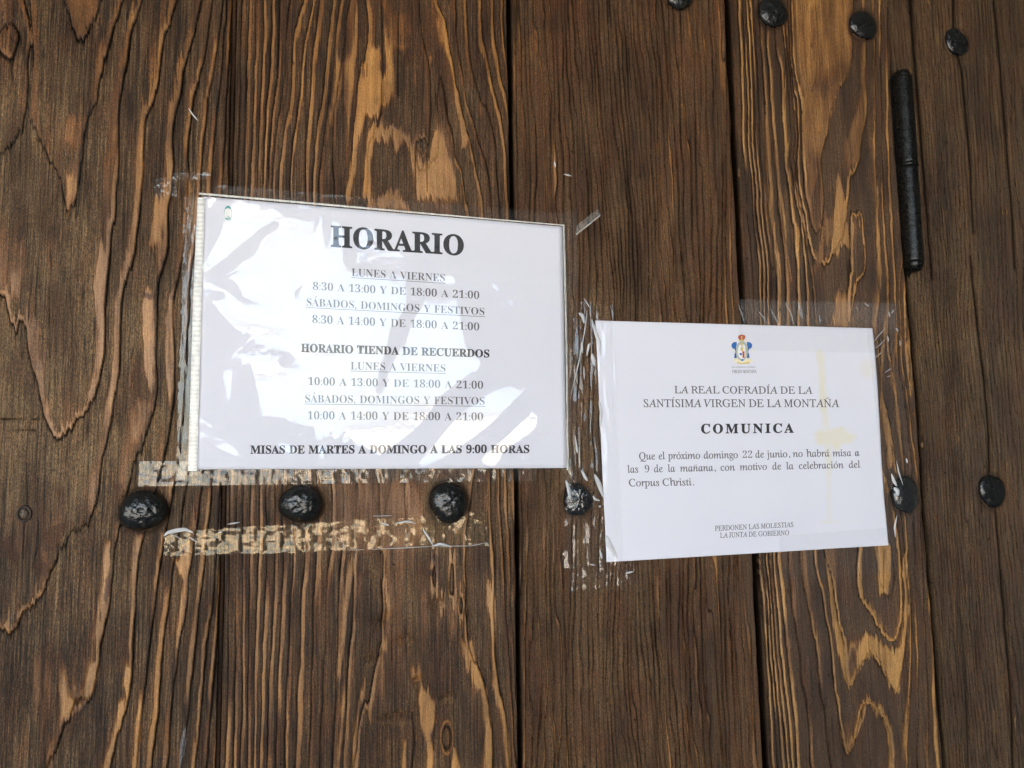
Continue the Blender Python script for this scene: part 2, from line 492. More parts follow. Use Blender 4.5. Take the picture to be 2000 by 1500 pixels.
R1 = [
    (1, [(121, -60), (121, 0), (140, 46), (150, 73), (163, 86), (175, 60), (206, 0), (215, -60)]),
    (1.0, [(0, 78), (14, 82), (30, 66), (50, 60)]),
    (1.6, [(70, -60), (75, 60), (95, 200)]),
    (1.55, [(120, 150), (130, 250), (135, 300)]),
    (2, [(45, -80), (52, 63), (58, 122), (66, 196), (70, 245), (87, 297), (105, 320), (122, 350), (128, 400), (134, 427),
         (142, 400), (152, 370), (158, 310), (161, 290), (175, 228), (191, 196), (196, 147), (210, 105), (232, 30), (241, 0), (250, -80)]),
    (2.5, [(120, 480), (115, 600), (110, 750)]),
    (3, [(290, -80), (280, 0), (259, 52), (252, 105), (241, 157), (231, 210), (235, 245), (235, 280), (231, 350), (229, 402),
         (220, 455), (217, 497), (210, 535), (205, 605), (206, 657), (201, 710), (189, 762), (175, 804), (150, 825), (108, 871),
         (94, 832), (84, 808), (63, 759), (56, 692), (35, 629), (28, 601), (0, 577), (-60, 470)]),
    (3.5, [(90, 930), (80, 1050), (60, 1120)]),
    (4, [(352, -80), (343, 0), (336, 35), (322, 87), (304, 175), (290, 217), (282, 252), (282, 315), (276, 385), (270, 455),
         (258, 510), (241, 563), (233, 605), (234, 675), (231, 745), (217, 815), (206, 857), (196, 902), (194, 955), (189, 997),
         (168, 1031), (122, 1066), (112, 1090), (101, 1129), (80, 1165), (50, 1190), (30, 1225), (14, 1244), (0, 1212), (-60, 1100)]),
    (4.6, [(60, 1300), (50, 1400), (40, 1500)]),
    (5, [(404, -80), (396, 0), (378, 70), (367, 112), (357, 150), (353, 192), (343, 227), (336, 259), (338, 297), (339, 350),
         (327, 395), (325, 437), (329, 490), (315, 520), (304, 570), (308, 657), (304, 745), (306, 797), (290, 825), (280, 864),
         (262, 880), (252, 940), (246, 975), (235, 1030), (227, 1052), (220, 1132), (213, 1192), (203, 1272), (182, 1353),
         (140, 1395), (115, 1423), (88, 1496), (60, 1580)]),
    (6, [(424, -80), (416, 0), (406, 70), (399, 122), (381, 175), (376, 217), (368, 266), (366, 350), (366, 420), (358, 510),
         (340, 587), (340, 657), (344, 727), (338, 815), (325, 867), (318, 902), (308, 951), (296, 1000), (282, 1041), (276, 1080),
         (266, 1132), (262, 1220), (255, 1272), (259, 1300), (252, 1353), (238, 1412), (224, 1472), (205, 1560)]),
    (7, [(440, -80), (434, 0), (427, 70), (418, 140), (406, 192), (402, 245), (396, 297), (392, 371), (376, 500), (365, 650),
         (362, 800), (350, 900), (340, 950), (331, 1000), (318, 1060), (308, 1125), (297, 1220), (287, 1290), (287, 1325),
         (276, 1395), (269, 1482), (262, 1560)]),
    (8, [(447, -80), (443, 0), (434, 105), (429, 175), (420, 245), (416, 297), (413, 371), (400, 600), (385, 800), (372, 900),
         (354, 1000), (345, 1060), (336, 1115), (334, 1150), (325, 1220), (317, 1283), (308, 1395), (297, 1493), (290, 1560)]),
    (9, [(452, 0), (446, 140), (440, 245), (436, 350), (420, 600), (406, 800), (389, 1000), (378, 1040), (374, 1085), (370, 1130),
         (360, 1200), (350, 1255), (346, 1307), (336, 1377), (329, 1496), (322, 1560)]),
    (10, [(455, 250), (436, 600), (424, 800), (410, 1000), (401, 1060), (398, 1125), (388, 1185), (380, 1272), (370, 1377), (352, 1496)]),
    (11, [(448, 600), (432, 900), (425, 1050), (417, 1150), (406, 1237), (395, 1342), (385, 1465)]),
    (12.5, [(436, 1100), (431, 1250), (420, 1400), (414, 1500)]),
]
t4 = lambda p: T(500, 0, 4, p)
c2 = lambda p: T(650, 0, 2.857, p)
c3 = lambda p: T(1300, 0, 2.857, p)
c6 = lambda p: T(1300, 500, 2.857, p)
c7 = lambda p: T(0, 975, 2.857, p)
c8 = lambda p: T(650, 975, 2.857, p)
c9 = lambda p: T(1300, 975, 2.857, p)
R2 = [
    (16, [(468, -80), (458, 0), (443, 700), (425, 1500), (420, 1600)]),
    (13, [(505, -80), (502, 0), (500, 100), (498, 200), (492, 300), (484, 500), (478, 900), (472, 1200), (470, 1580)]),
    (10, [(552, -80), (549, 0), (545, 80), (540, 160), (530, 240), (524, 372), (522, 900), (520, 1100), (512, 1300), (506, 1580)]),
    (8, t4([(410, -200), (400, 0), (330, 150), (275, 400), (292, 620), (262, 800), (205, 1100), (175, 1490)]) + [(552, 950), (553, 1100), (545, 1300), (536, 1580)]),
    (6, t4([(500, -200), (500, 0), (470, 250), (440, 500), (435, 700), (395, 950), (385, 1490)]) + [(600, 950), (596, 1100), (585, 1300), (575, 1580)]),
    (5, t4([(600, -200), (595, 0), (560, 300), (540, 600), (500, 850), (470, 1100), (440, 1490)]) + [(622, 1000), (618, 1150), (610, 1350), (600, 1580)]),
    (4, t4([(665, -200), (660, 0), (625, 250), (610, 500), (570, 850), (530, 1050), (490, 1490)]) + [(648, 1000), (640, 1150), (630, 1350), (622, 1580)]),
    (3, t4([(745, -200), (740, 0), (700, 200), (690, 400), (640, 700), (600, 900), (600, 1200), (620, 1490)]) + [(672, 1000), (662, 1200), (655, 1400), (648, 1580)]),
    (2, t4([(850, -100), (860, 100), (880, 300), (840, 500), (810, 750), (770, 1000), (760, 1250), (700, 1490)]) + [(702, 1000), (692, 1120), (684, 1250), (678, 1350), (664, 1580)]),
    (1, t4([(990, -100), (985, 300), (975, 600)])),
    (1.15, c8([(240, 740), (220, 900), (180, 1000), (140, 1200), (115, 1400), (100, 1550)])),
    (0.55, [(800, 20), (810, 150), (800, 230)]),
    (1, t4([(885, 1490), (885, 1000), (930, 958), (980, 985), (1060, 1010), (1130, 1020), (1190, 1070), (1240, 1160), (1330, 1190),
            (1365, 1150), (1395, 1010), (1410, 885), (1460, 885), (1470, 1010), (1500, 1200), (1570, 1490)])),
    (0.5, [(790, 300), (800, 420), (800, 600), (790, 900)]),
    (0.8, [(760, 1000), (800, 1060), (790, 1120)]),
    (1, c8([(600, 500), (620, 560), (700, 680), (770, 800), (800, 950), (860, 1080), (890, 1280), (895, 1560)])),
    (0.5, c8([(400, 1100), (380, 1300), (400, 1500)])),
    (2, t4([(1390, -100), (1400, 50), (1480, 200), (1530, 420), (1560, 650), (1610, 850), (1660, 1080), (1720, 1300), (1770, 1490)]) + [(955, 600), (958, 900), (955, 1000), (960, 1060), (966, 1160), (968, 1280), (976, 1350), (988, 1410), (996, 1500), (1002, 1580)]),
    (3, t4([(1560, -100), (1560, 100), (1560, 300), (1610, 600), (1640, 800), (1720, 1050), (1790, 1250), (1830, 1490)]) + [(972, 600), (974, 900), (976, 1000), (982, 1080), (989, 1180), (995, 1290), (1001, 1400), (1008, 1500)]),
    (4, t4([(1640, -100), (1640, 0), (1650, 400), (1720, 650), (1790, 850), (1870, 1100), (1900, 1490)]) + [(986, 700), (990, 950), (998, 1150), (1006, 1350)]),
    (5, t4([(1750, -100), (1750, 0), (1770, 350), (1830, 650), (1900, 900), (1950, 1150), (1965, 1300)])),
    (6, t4([(1860, -100), (1860, 0), (1870, 350), (1930, 650), (1965, 900)])),
    (7, t4([(1930, -100), (1930, 0), (1945, 300), (1965, 600)])),
]
def xs3(y, f):
    a, b = seam(2, y), seam(3, y)
    return a + (b - a) * f
R3 = []
for f, gv, w in ((0, 0, 0), (0.12, 4, 3), (0.25, 9, 10), (0.4, 16, 16), (0.55, 24, 12), (0.7, 31, 7), (0.85, 37, 3), (1, 42, 0)):
    R3.append((gv, [(float(xs3(y, f)) + w * math.sin((y - 250) / 210.0) * (1 if y < 1100 else 0.6), y) for y in range(-100, 1641, 60)]))
R4 = [
    (13, [(1393, -560), (1421, 0), (1471, 1000), (1498, 1500), (1503, 1600)]),
    (11, c3([(420, -200), (425, 0), (450, 400), (460, 800), (490, 1200), (520, 1500)]) + c9([(540, 300), (565, 600), (580, 900), (610, 1300), (620, 1500)])),
    (9, c3([(455, -200), (465, 0), (490, 400), (500, 800), (530, 1200), (565, 1500)]) + c9([(575, 300), (600, 600), (620, 900), (660, 1300), (675, 1500)])),
    (7, c3([(500, -200), (520, 0), (530, 250), (555, 600), (565, 850), (580, 1200), (620, 1500)]) + c9([(620, 300), (650, 600), (680, 900), (720, 1300), (730, 1500)])),
    (6, c3([(560, 250), (590, 600), (605, 850), (630, 1200), (670, 1500)]) + c9([(690, 300), (705, 600), (750, 900), (790, 1200), (820, 1500)])),
    (5, c3([(610, 200), (640, 450), (650, 750), (670, 1000), (700, 1250), (730, 1500)]) + c9([(750, 350), (790, 620), (840, 850), (880, 1150), (920, 1500)])),
    (4, c3([(650, -100), (660, 200), (690, 500), (710, 850), (720, 1000), (750, 1200), (780, 1500)]) + c9([(830, 350), (880, 600), (920, 850), (950, 1100), (990, 1400), (1000, 1450), (1040, 1350), (1080, 1250), (1105, 1100), (1150, 1160), (1220, 1220), (1260, 1330), (1270, 1500)])),
    (1, c3([(700, -100), (700, 0), (710, 300), (720, 440), (760, 520), (755, 700), (760, 880), (810, 1000), (860, 970), (870, 850),
            (900, 700), (940, 620), (960, 520), (1000, 450), (1040, 400), (1050, 0), (1050, -100)])),
    (0.5, c3([(870, -80), (880, 200), (880, 400)])),
    (2, c3([(715, 900), (745, 1150), (790, 1330), (830, 1500), (860, 1490), (910, 1380), (950, 1440), (1020, 1440), (1020, 1300), (1030, 1100),
            (1040, 950), (1080, 850), (1110, 650), (1115, 250), (1110, 100)])),
    (2.5, [(1600, 600), (1630, 760), (1650, 900), (1660, 1000)]),
    (3, c9([(880, 290), (920, 420), (945, 620), (990, 800), (1005, 960), (1015, 1075), (1050, 1000), (1100, 920), (1140, 870), (1180, 890), (1215, 970),
            (1290, 1080), (1330, 850), (1355, 600), (1335, 300)])),
    (3, c3([(1165, 150), (1165, 600), (1165, 900), (1175, 1100), (1195, 1300), (1200, 1500)]) + c6([(1195, 0), (1195, 200), (1180, 400), (1200, 600), (1215, 800), (1250, 950), (1290, 1200)]) + c9([(1335, 300)])),
    (4, c3([(1195, 150), (1200, 800), (1215, 1200), (1235, 1500)]) + c6([(1240, 0), (1243, 250), (1240, 500), (1280, 700), (1295, 850), (1330, 1180)]) + c9([(1345, 300), (1365, 600), (1370, 900), (1350, 1250), (1345, 1500)])),
    (5, c3([(1235, 200), (1240, 800), (1270, 1500)]) + c6([(1280, 0), (1290, 300), (1300, 600), (1340, 850), (1370, 1150)]) + c9([(1390, 300), (1400, 600), (1410, 1000), (1400, 1500)])),
    (6, c3([(1290, 0), (1300, 300)]) + c9([(1430, 300), (1445, 700), (1460, 1100), (1470, 1500)])),
    (7, c3([(1340, 0), (1380, 500), (1410, 900)]) + c6([(1330, 300), (1370, 700), (1400, 1100)]) + c9([(1470, 350), (1495, 800), (1510, 1200)])),
]
R5 = []
for f, gv in ((0, 0), (0.12, 5), (0.25, 11), (0.4, 17), (0.6, 24), (1, 38)):
    R5.append((gv, [(seam(4, -100 if y < 560 else y) + 0.0 + (0.075 * (y + 100) if y < 560 else 0) + f * 300, y) for y in range(-100, 1641, 90)]))

# ------------------------------------------------------------------ bare patches, stains, cracks (photo pixels)
PATCH = {
 0: [ # (value, soft, polygon)
    (0.55, 5, [(130, -30), (145, 50), (160, 76), (170, 55), (198, -30)]),
    (0.35, 6, [(0, -30), (0, 50), (20, 60), (38, 40), (45, -30)]),
    (0.45, 5, [(60, 120), (72, 125), (75, 260), (64, 250)]),
    (0.5, 5, [(130, 225), (168, 225), (160, 290), (120, 288)]),
    (0.75, 4, [(128, 335), (150, 345), (152, 375), (142, 390), (133, 420), (130, 380)]),
    (0.6, 6, [(20, 520), (42, 530), (40, 590), (22, 585)]),
    (0.8, 5, [(196, 470), (214, 500), (206, 560), (203, 640), (198, 700), (178, 780), (172, 770), (188, 700), (190, 620), (180, 560)]),
    (0.5, 5, [(60, 625), (82, 630), (76, 680), (70, 740), (60, 700)]),
    (0.75, 4, [(252, 470), (262, 500), (240, 560), (231, 610), (230, 680), (220, 770), (205, 840), (198, 830), (212, 770), (222, 680), (224, 600), (234, 540)]),
    (0.85, 4, [(283, 560), (300, 566), (303, 640), (300, 740), (296, 780), (286, 750), (280, 690), (276, 600)]),
    (0.6, 5, [(268, 775), (298, 790), (285, 830), (272, 860), (256, 865), (255, 820)]),
    (0.8, 4, [(330, 575), (342, 590), (340, 660), (340, 760), (330, 800), (322, 700), (322, 620)]),
    (0.8, 4, [(276, 220), (284, 250), (282, 330), (270, 420), (258, 490), (250, 480), (262, 400), (268, 300)]),
    (0.75, 4, [(322, 270), (336, 280), (338, 340), (332, 345), (322, 330)]),
    (0.8, 4, [(300, 380), (318, 395), (322, 420), (300, 490), (290, 480), (298, 420)]),
    (0.7, 4, [(366, 350), (372, 355), (372, 400), (362, 500), (352, 510), (358, 420)]),
    (0.85, 4, [(180, 1252), (200, 1190), (214, 1120), (218, 1060), (205, 1060), (200, 1150), (186, 1230), (160, 1375), (182, 1345)]),
    (0.9, 5, [(118, 1310), (126, 1310), (136, 1358), (150, 1368), (172, 1350), (185, 1290), (196, 1290), (184, 1345), (150, 1390), (118, 1412), (122, 1370), (115, 1345)]),
    (0.75, 4, [(262, 1040), (276, 1045), (266, 1120), (258, 1270), (252, 1270), (256, 1140)]),
    (0.9, 4, [(246, 1300), (256, 1305), (250, 1345), (240, 1345)]),
    (0.9, 4, [(232, 1375), (246, 1370), (240, 1400), (222, 1460), (200, 1540), (190, 1540), (210, 1460), (226, 1410)]),
    (0.8, 4, [(272, 1385), (280, 1385), (276, 1420), (270, 1540), (262, 1540), (262, 1440)]),
    (0.85, 3, [(338, 1100), (372, 1060), (376, 1080), (368, 1120), (358, 1200), (344, 1280), (342, 1270), (350, 1200), (360, 1130)]),
    (0.35, 8, [(0, 1000), (60, 960), (120, 1010), (150, 1030), (110, 1070), (100, 1100), (40, 1090), (0, 1080)]),
    (0.6, 4, [(96, 1440), (112, 1440), (100, 1540), (84, 1540)]),
 ],
 1: [
    (1.0, 4, t4([(1000, 230), (1060, 400), (1075, 600), (1060, 780), (1000, 830), (960, 900), (900, 930), (850, 900), (830, 1000), (790, 1100),
                 (780, 1300), (760, 1420), (700, 1560), (700, 1480), (730, 1300), (780, 1000), (800, 800), (830, 600), (860, 480), (900, 350), (950, 380), (985, 430)])),
    (0.0, 2, t4([(965, 100), (1000, 100), (1000, 330), (1008, 560), (990, 605), (968, 570), (975, 400)])),
    (0.75, 4, t4([(780, 30), (805, 100), (795, 400), (770, 600), (740, 850), (720, 1050), (715, 1300), (700, 1300), (700, 950), (680, 800), (690, 500), (740, 400)])),
    (0.85, 4, t4([(630, 420), (660, 500), (650, 650), (610, 850), (580, 1000), (560, 1080), (570, 900), (610, 700), (615, 560)])),
    (0.95, 3, t4([(820, 1560), (850, 1250), (878, 1010), (905, 970), (930, 955), (945, 975), (980, 985), (1000, 1008), (1030, 998), (1060, 1010), (1075, 1025), (1100, 1015), (1135, 1022), (1190, 1070),
                  (1215, 1130), (1250, 1165), (1330, 1190), (1350, 1230), (1372, 1120), (1395, 1010), (1415, 900), (1425, 882), (1455, 885), (1460, 1010), (1485, 1180), (1500, 1200), (1540, 1330), (1580, 1560)])),
    (0.12, 4, t4([(895, 1560), (895, 1250), (930, 1090), (990, 1120), (1060, 1130), (1110, 1200), (1155, 1100), (1185, 1190), (1225, 1350), (1250, 1560)])),
    (0.3, 4, t4([(1250, 1190), (1340, 1200), (1345, 1290), (1290, 1270), (1260, 1230)])),
    (0.35, 4, t4([(1400, 890), (1455, 890), (1440, 1010), (1400, 1010)])),
    (0.85, 3, t4([(1530, 640), (1560, 700), (1610, 900), (1640, 1080), (1640, 1150), (1600, 1170), (1590, 1050), (1570, 900), (1540, 740)])),
    (0.8, 5, t4([(1400, 150), (1470, 190), (1500, 300), (1520, 480), (1540, 620), (1515, 500), (1470, 380), (1420, 350)])),
    (0.7, 5, t4([(1040, 310), (1130, 315), (1200, 360), (1150, 405), (1060, 390)])),
    (0.45, 8, t4([(1010, 60), (1200, 100), (1250, 330), (1010, 330)])),
    (0.6, 3, t4([(1095, 100), (1140, 110), (1130, 300), (1095, 300)])),
    (0.75, 3, t4([(1350, 420), (1375, 430), (1360, 560), (1345, 550)])),
    (0.5, 4, t4([(1230, 590), (1255, 600), (1250, 690), (1230, 680)])),
    (0.9, 4, c2([(230, 1180), (262, 1090), (300, 1070), (335, 1065), (352, 1035), (385, 1090), (430, 1180)])),
    (0.5, 6, [(655, 940), (680, 935), (840, 940), (850, 1000), (800, 1075), (690, 1078), (655, 1080)]),
    (0.85, 4, c8([(710, 790), (780, 790), (800, 900), (850, 1040), (890, 1250), (885, 1560), (825, 1560), (850, 1300), (820, 1080), (740, 950)])),
    (0.85, 4, c8([(850, 430), (880, 480), (910, 560), (912, 700), (900, 900), (920, 1050), (960, 1200), (990, 1400), (1000, 1560), (970, 1560), (940, 1200), (890, 1060), (890, 760), (850, 560)])),
    (0.9, 3, c8([(495, 1035), (530, 1040), (570, 1150), (578, 1240), (545, 1290), (560, 1400), (560, 1560), (515, 1560), (520, 1380), (490, 1250), (470, 1100)])),
    (0.95, 3, c8([(665, 1400), (700, 1420), (720, 1560), (650, 1560)])),
    (0.85, 4, c8([(185, 960), (175, 1080), (150, 1200), (135, 1400), (130, 1560), (100, 1560), (115, 1300), (140, 1100)])),
    (0.8, 4, c8([(110, 290), (80, 350), (60, 500), (30, 800), (20, 1000), (40, 1000), (90, 560), (130, 350)])),
    (0.7, 4, c8([(430, 940), (480, 930), (495, 1020), (440, 1010)])),
    (0.7, 3, c8([(385, 1330), (410, 1330), (415, 1560), (385, 1560)])),
    (0.8, 4, c8([(60, 1000), (75, 1100), (50, 1350), (30, 1560), (5, 1560), (30, 1300)])),
    (0.45, 4, c8([(610, 560), (650, 560), (680, 700), (650, 720)])),
    (0.5, 4, c8([(140, 420), (170, 420), (130, 640), (110, 650)])),
 ],
 2: [],
 3: [
    (0.62, 5, c3([(705, -60), (715, 300), (725, 440), (765, 520), (758, 700), (765, 880), (812, 1000), (855, 960), (868, 850), (900, 700), (945, 600), (960, 500), (1000, 450), (1035, 390), (1045, -60)])),
    (0.38, 9, c3([(820, 440), (960, 420), (930, 560), (850, 520)])),
    (0.4, 7, c3([(790, 860), (860, 860), (850, 960), (810, 990)])),
    (0.9, 3, c3([(780, -60), (855, -60), (845, 25), (800, 35)])),
    (0.6, 4, c3([(1085, 250), (1118, 250), (1112, 640), (1085, 830), (1050, 930), (1000, 950), (990, 800), (1050, 650), (1080, 500)])),
    (0.95, 3, c3([(945, 1000), (972, 992), (990, 1150), (1020, 1290), (1025, 1440), (1000, 1385), (975, 1390), (950, 1445), (918, 1410), (930, 1200)])),
    (0.55, 3, c3([(880, 1200), (915, 1200), (925, 1300), (880, 1400), (865, 1500), (830, 1560), (815, 1500), (850, 1380)])),
    (0.75, 3, c3([(715, 980), (740, 1060), (760, 1180), (800, 1330), (780, 1330), (745, 1180), (722, 1060)])),
    (0.7, 4, c6([(930, 350), (938, 230), (960, 170), (985, 240), (1005, 180), (1020, 250), (1045, 290), (1050, 390), (1000, 420), (900, 380), (880, 320)])),
    (0.98, 3, c9([(875, 290), (920, 420), (945, 620), (990, 800), (1010, 860), (1030, 800), (1062, 830), (1100, 738), (1180, 770), (1250, 840), (1300, 830), (1322, 700), (1335, 550), (1318, 420), (1325, 310), (1340, 310),
                  (1358, 600), (1332, 850), (1300, 1075), (1250, 1050), (1212, 960), (1180, 890), (1140, 870), (1100, 920), (1055, 1000), (1020, 1070), (990, 1010), (950, 850), (920, 650), (900, 450)])),
    (0.9, 3, c9([(960, 1260), (1000, 1370), (1050, 1290), (1090, 1180), (1112, 1085), (1150, 1140), (1220, 1190), (1262, 1290), (1270, 1560), (1240, 1560), (1240, 1370), (1212, 1240), (1150, 1185), (1120, 1140), (1100, 1210), (1070, 1320), (1000, 1410), (975, 1350)])),
    (0.9, 3, c9([(1350, 1080), (1338, 1280), (1345, 1400), (1325, 1380), (1328, 1200)])),
    (1.0, 3, c9([(1155, 230), (1258, 230), (1250, 420), (1232, 530), (1205, 515), (1185, 525), (1178, 380)])),
    (0.3, 4, c9([(1030, 830), (1060, 850), (1060, 950), (1020, 1000), (1010, 900)])),
    (0.8, 2.5, c3([(552, 600), (572, 820), (575, 1000), (600, 1250), (640, 1560), (618, 1560), (580, 1250), (558, 1000), (553, 820)])),
    (0.75, 2, c3([(605, 700), (615, 900), (650, 1150), (700, 1560), (690, 1560), (638, 1150), (603, 900)])),
    (0.9, 2, c3([(1158, 600), (1168, 900), (1182, 1100), (1205, 1560), (1180, 1560), (1165, 1100), (1155, 900)])),
    (0.85, 2, c6([(1180, -60), (1203, -60), (1200, 200), (1180, 320), (1150, 400), (1140, 400), (1170, 280), (1182, 180)])),
    (0.85, 2, c6([(1222, -60), (1240, 100), (1243, 250), (1225, 430), (1215, 560), (1205, 800), (1240, 950), (1262, 1150), (1240, 1200), (1220, 1000), (1195, 850), (1200, 560), (1210, 430), (1228, 250)])),
    (0.8, 2, c6([(1285, 380), (1282, 500), (1272, 640), (1295, 800), (1330, 1180), (1315, 1180), (1278, 850), (1262, 640), (1272, 480)])),
 ],
 4: [
    (0.8, 2, c3([(1935, 610), (1945, 620), (1943, 680), (1935, 670)])),
    (0.6, 3, c3([(1540, 830), (1560, 850), (1555, 930), (1540, 920)])),
    (0.6, 2, c3([(1493, 580), (1502, 600), (1500, 650), (1494, 640)])),
    (0.5, 3, c3([(1425, 370), (1450, 380), (1440, 430), (1425, 420)])),
    (0.5, 3, c9([(1600, 400), (1615, 500), (1620, 800), (1605, 800)])),
 ],
}
GREY = {   # soft spots of bleached varnish and painted gloss sheen
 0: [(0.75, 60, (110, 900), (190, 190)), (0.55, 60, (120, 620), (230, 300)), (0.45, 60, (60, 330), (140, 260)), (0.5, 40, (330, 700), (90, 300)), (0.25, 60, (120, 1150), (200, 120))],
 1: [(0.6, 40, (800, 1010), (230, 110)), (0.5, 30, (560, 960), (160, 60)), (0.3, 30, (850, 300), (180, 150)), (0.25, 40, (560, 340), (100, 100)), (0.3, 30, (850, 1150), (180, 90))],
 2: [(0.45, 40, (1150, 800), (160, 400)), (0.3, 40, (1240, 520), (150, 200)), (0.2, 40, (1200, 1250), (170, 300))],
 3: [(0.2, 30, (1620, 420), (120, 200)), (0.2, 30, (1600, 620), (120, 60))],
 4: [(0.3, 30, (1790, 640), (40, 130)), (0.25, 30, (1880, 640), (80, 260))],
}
STAIN = {
 0: [c7([(250, 170), (300, 150), (380, 130), (330, 240), (310, 300), (240, 290)]), c7([(0, 240), (60, 200), (110, 300), (100, 380), (0, 300)]),
     c7([(190, 340), (290, 350), (260, 430), (200, 430)]), c7([(590, 440), (625, 440), (600, 590), (580, 560)]),
     [(282, 572), (303, 572), (303, 585), (282, 583)], [(333, 578), (342, 578), (342, 587), (333, 585)], [(222, 945), (240, 945), (240, 958), (224, 958)]],
 1: [c8([(470, 400), (500, 370), (540, 400), (590, 360), (600, 430), (480, 430)]), c8([(540, 320), (600, 310), (610, 500), (590, 500), (570, 400)]), c8([(160, 400), (200, 390), (200, 440), (160, 450)])],
 2: [], 3: [], 4: [],
}
CRACK = {
 0: [(1.0, 1.0, c7([(150, -200), (150, 80), (135, 150), (130, 330)])), (0.8, 0.8, c7([(215, 100), (215, 260), (175, 400)])), (0.8, 0.8, [(136, 560), (142, 650), (137, 720)]),
     (0.8, .9, [(97, 560), (98, 700)]), (0.6, .8, c7([(358, 0), (355, 200)])), (.6, .8, c7([(475, 0), (470, 160)])), (0.8, 1.1, [(0, 818), (60, 820), (84, 816)]), (0.7, 1.0, [(0, 838), (70, 840)])],
 1: [(1, 1.1, t4([(1110, 100), (1110, 760)])), (0.9, 0.9, t4([(985, 600), (982, 900)])), (0.9, 0.9, t4([(1240, 1150), (1250, 1500)])), (0.9, 1.0, t4([(1335, 1190), (1340, 1500)])),
     (0.8, 0.9, t4([(1068, 1010), (1065, 1140)])), (0.9, 0.9, c8([(770, 900), (768, 1050)])), (0.9, 1, c8([(325, 700), (330, 900)])), (0.7, 0.8, c8([(215, 450), (210, 800)])),
     (0.9, 1.1, c8([(575, 1150), (560, 1400)])), (0.9, 2.0, c8([(440, 1190), (455, 1350), (440, 1500)])), (0.8, 0.9, t4([(800, 200), (800, 620)])), (0.8, 0.9, t4([(870, 500), (868, 600)])),
     (0.7, 0.9, [(790, 940), (792, 1060)]), (0.6, 0.9, [(765, 935), (750, 1010)])],
 2: [], 
 3: [(0.9, 1.0, c3([(1270, 320), (1280, 430)])), (0.8, 0.9, c9([(1215, 280), (1213, 500)])), (0.8, 0.9, c9([(1185, 780), (1190, 900)])), (0.6, 0.8, c9([(1128, 780), (1130, 860)]))],
 4: [(1.0, 2.6, c3([(1600, -150), (1608, 150)]) + c3([(1650, 400), (1690, 800), (1715, 1200), (1718, 1300)])), (1.0, 2.6, c6([(1700, 0), (1740, 400), (1780, 700), (1800, 950), (1810, 1250)])),
     (1.0, 2.6, c9([(1840, 60), (1870, 450), (1900, 800), (1925, 1100), (1940, 1560)])), (1.0, 2.2, c3([(1820, -100), (1860, 300), (1890, 650), (1935, 1200), (1950, 1500)])),
     (1.0, 4.0, [(1742, -500), (1779, 0), (1798, 250), (1810, 400)]), (1.0, 2.8, [(1810, 400), (1818, 505), (1821, 545)]), (0.9, 1.0, [(1821, 545), (1826, 620), (1832, 720)]), (0.8, 1.8, c9([(1640, 600), (1670, 1000), (1690, 1500)])), (0.7, 2.2, c9([(1820, 1350), (1850, 1450)])),
     (0.8, 0.9, [(1893, 480), (1899, 525), (1905, 600)])],
}
SEED = [3, 11, 29, 41, 57]
NAIL_PITS = []

def plank_grid(i):
    """sampling lines of plank i: fine inside the picture, coarse outside it"""
    ys = np.concatenate([np.linspace(-480, -60, 22)[:-1], np.arange(-60, 1560, 3.6), np.linspace(1560, 1980, 22)])
    x0, x1 = float(seam(i, 750)), float(seam(i + 1, 750))
    w = x1 - x0
    if i == 0:
        fine = np.arange(-40, x1, 1.65); u = np.concatenate([np.linspace(x0, -44, 40), fine]); u = (u - x0) / (x1 - x0); u = np.append(u[u < 1], 1.0)
    elif i == 4:
        fine = np.arange(x0, 2040, 1.65); u = np.concatenate([fine, np.linspace(2046, x1, 40)]); u = (u - x0) / (x1 - x0)
    else:
        u = np.linspace(0, 1, int(w / 1.65))
    return u, ys

SEAMGAP = {0: 0, 1: 11, 2: 10.5, 3: 13.5, 4: 10, 5: 0}
SMEARS = np.random.RandomState(5)

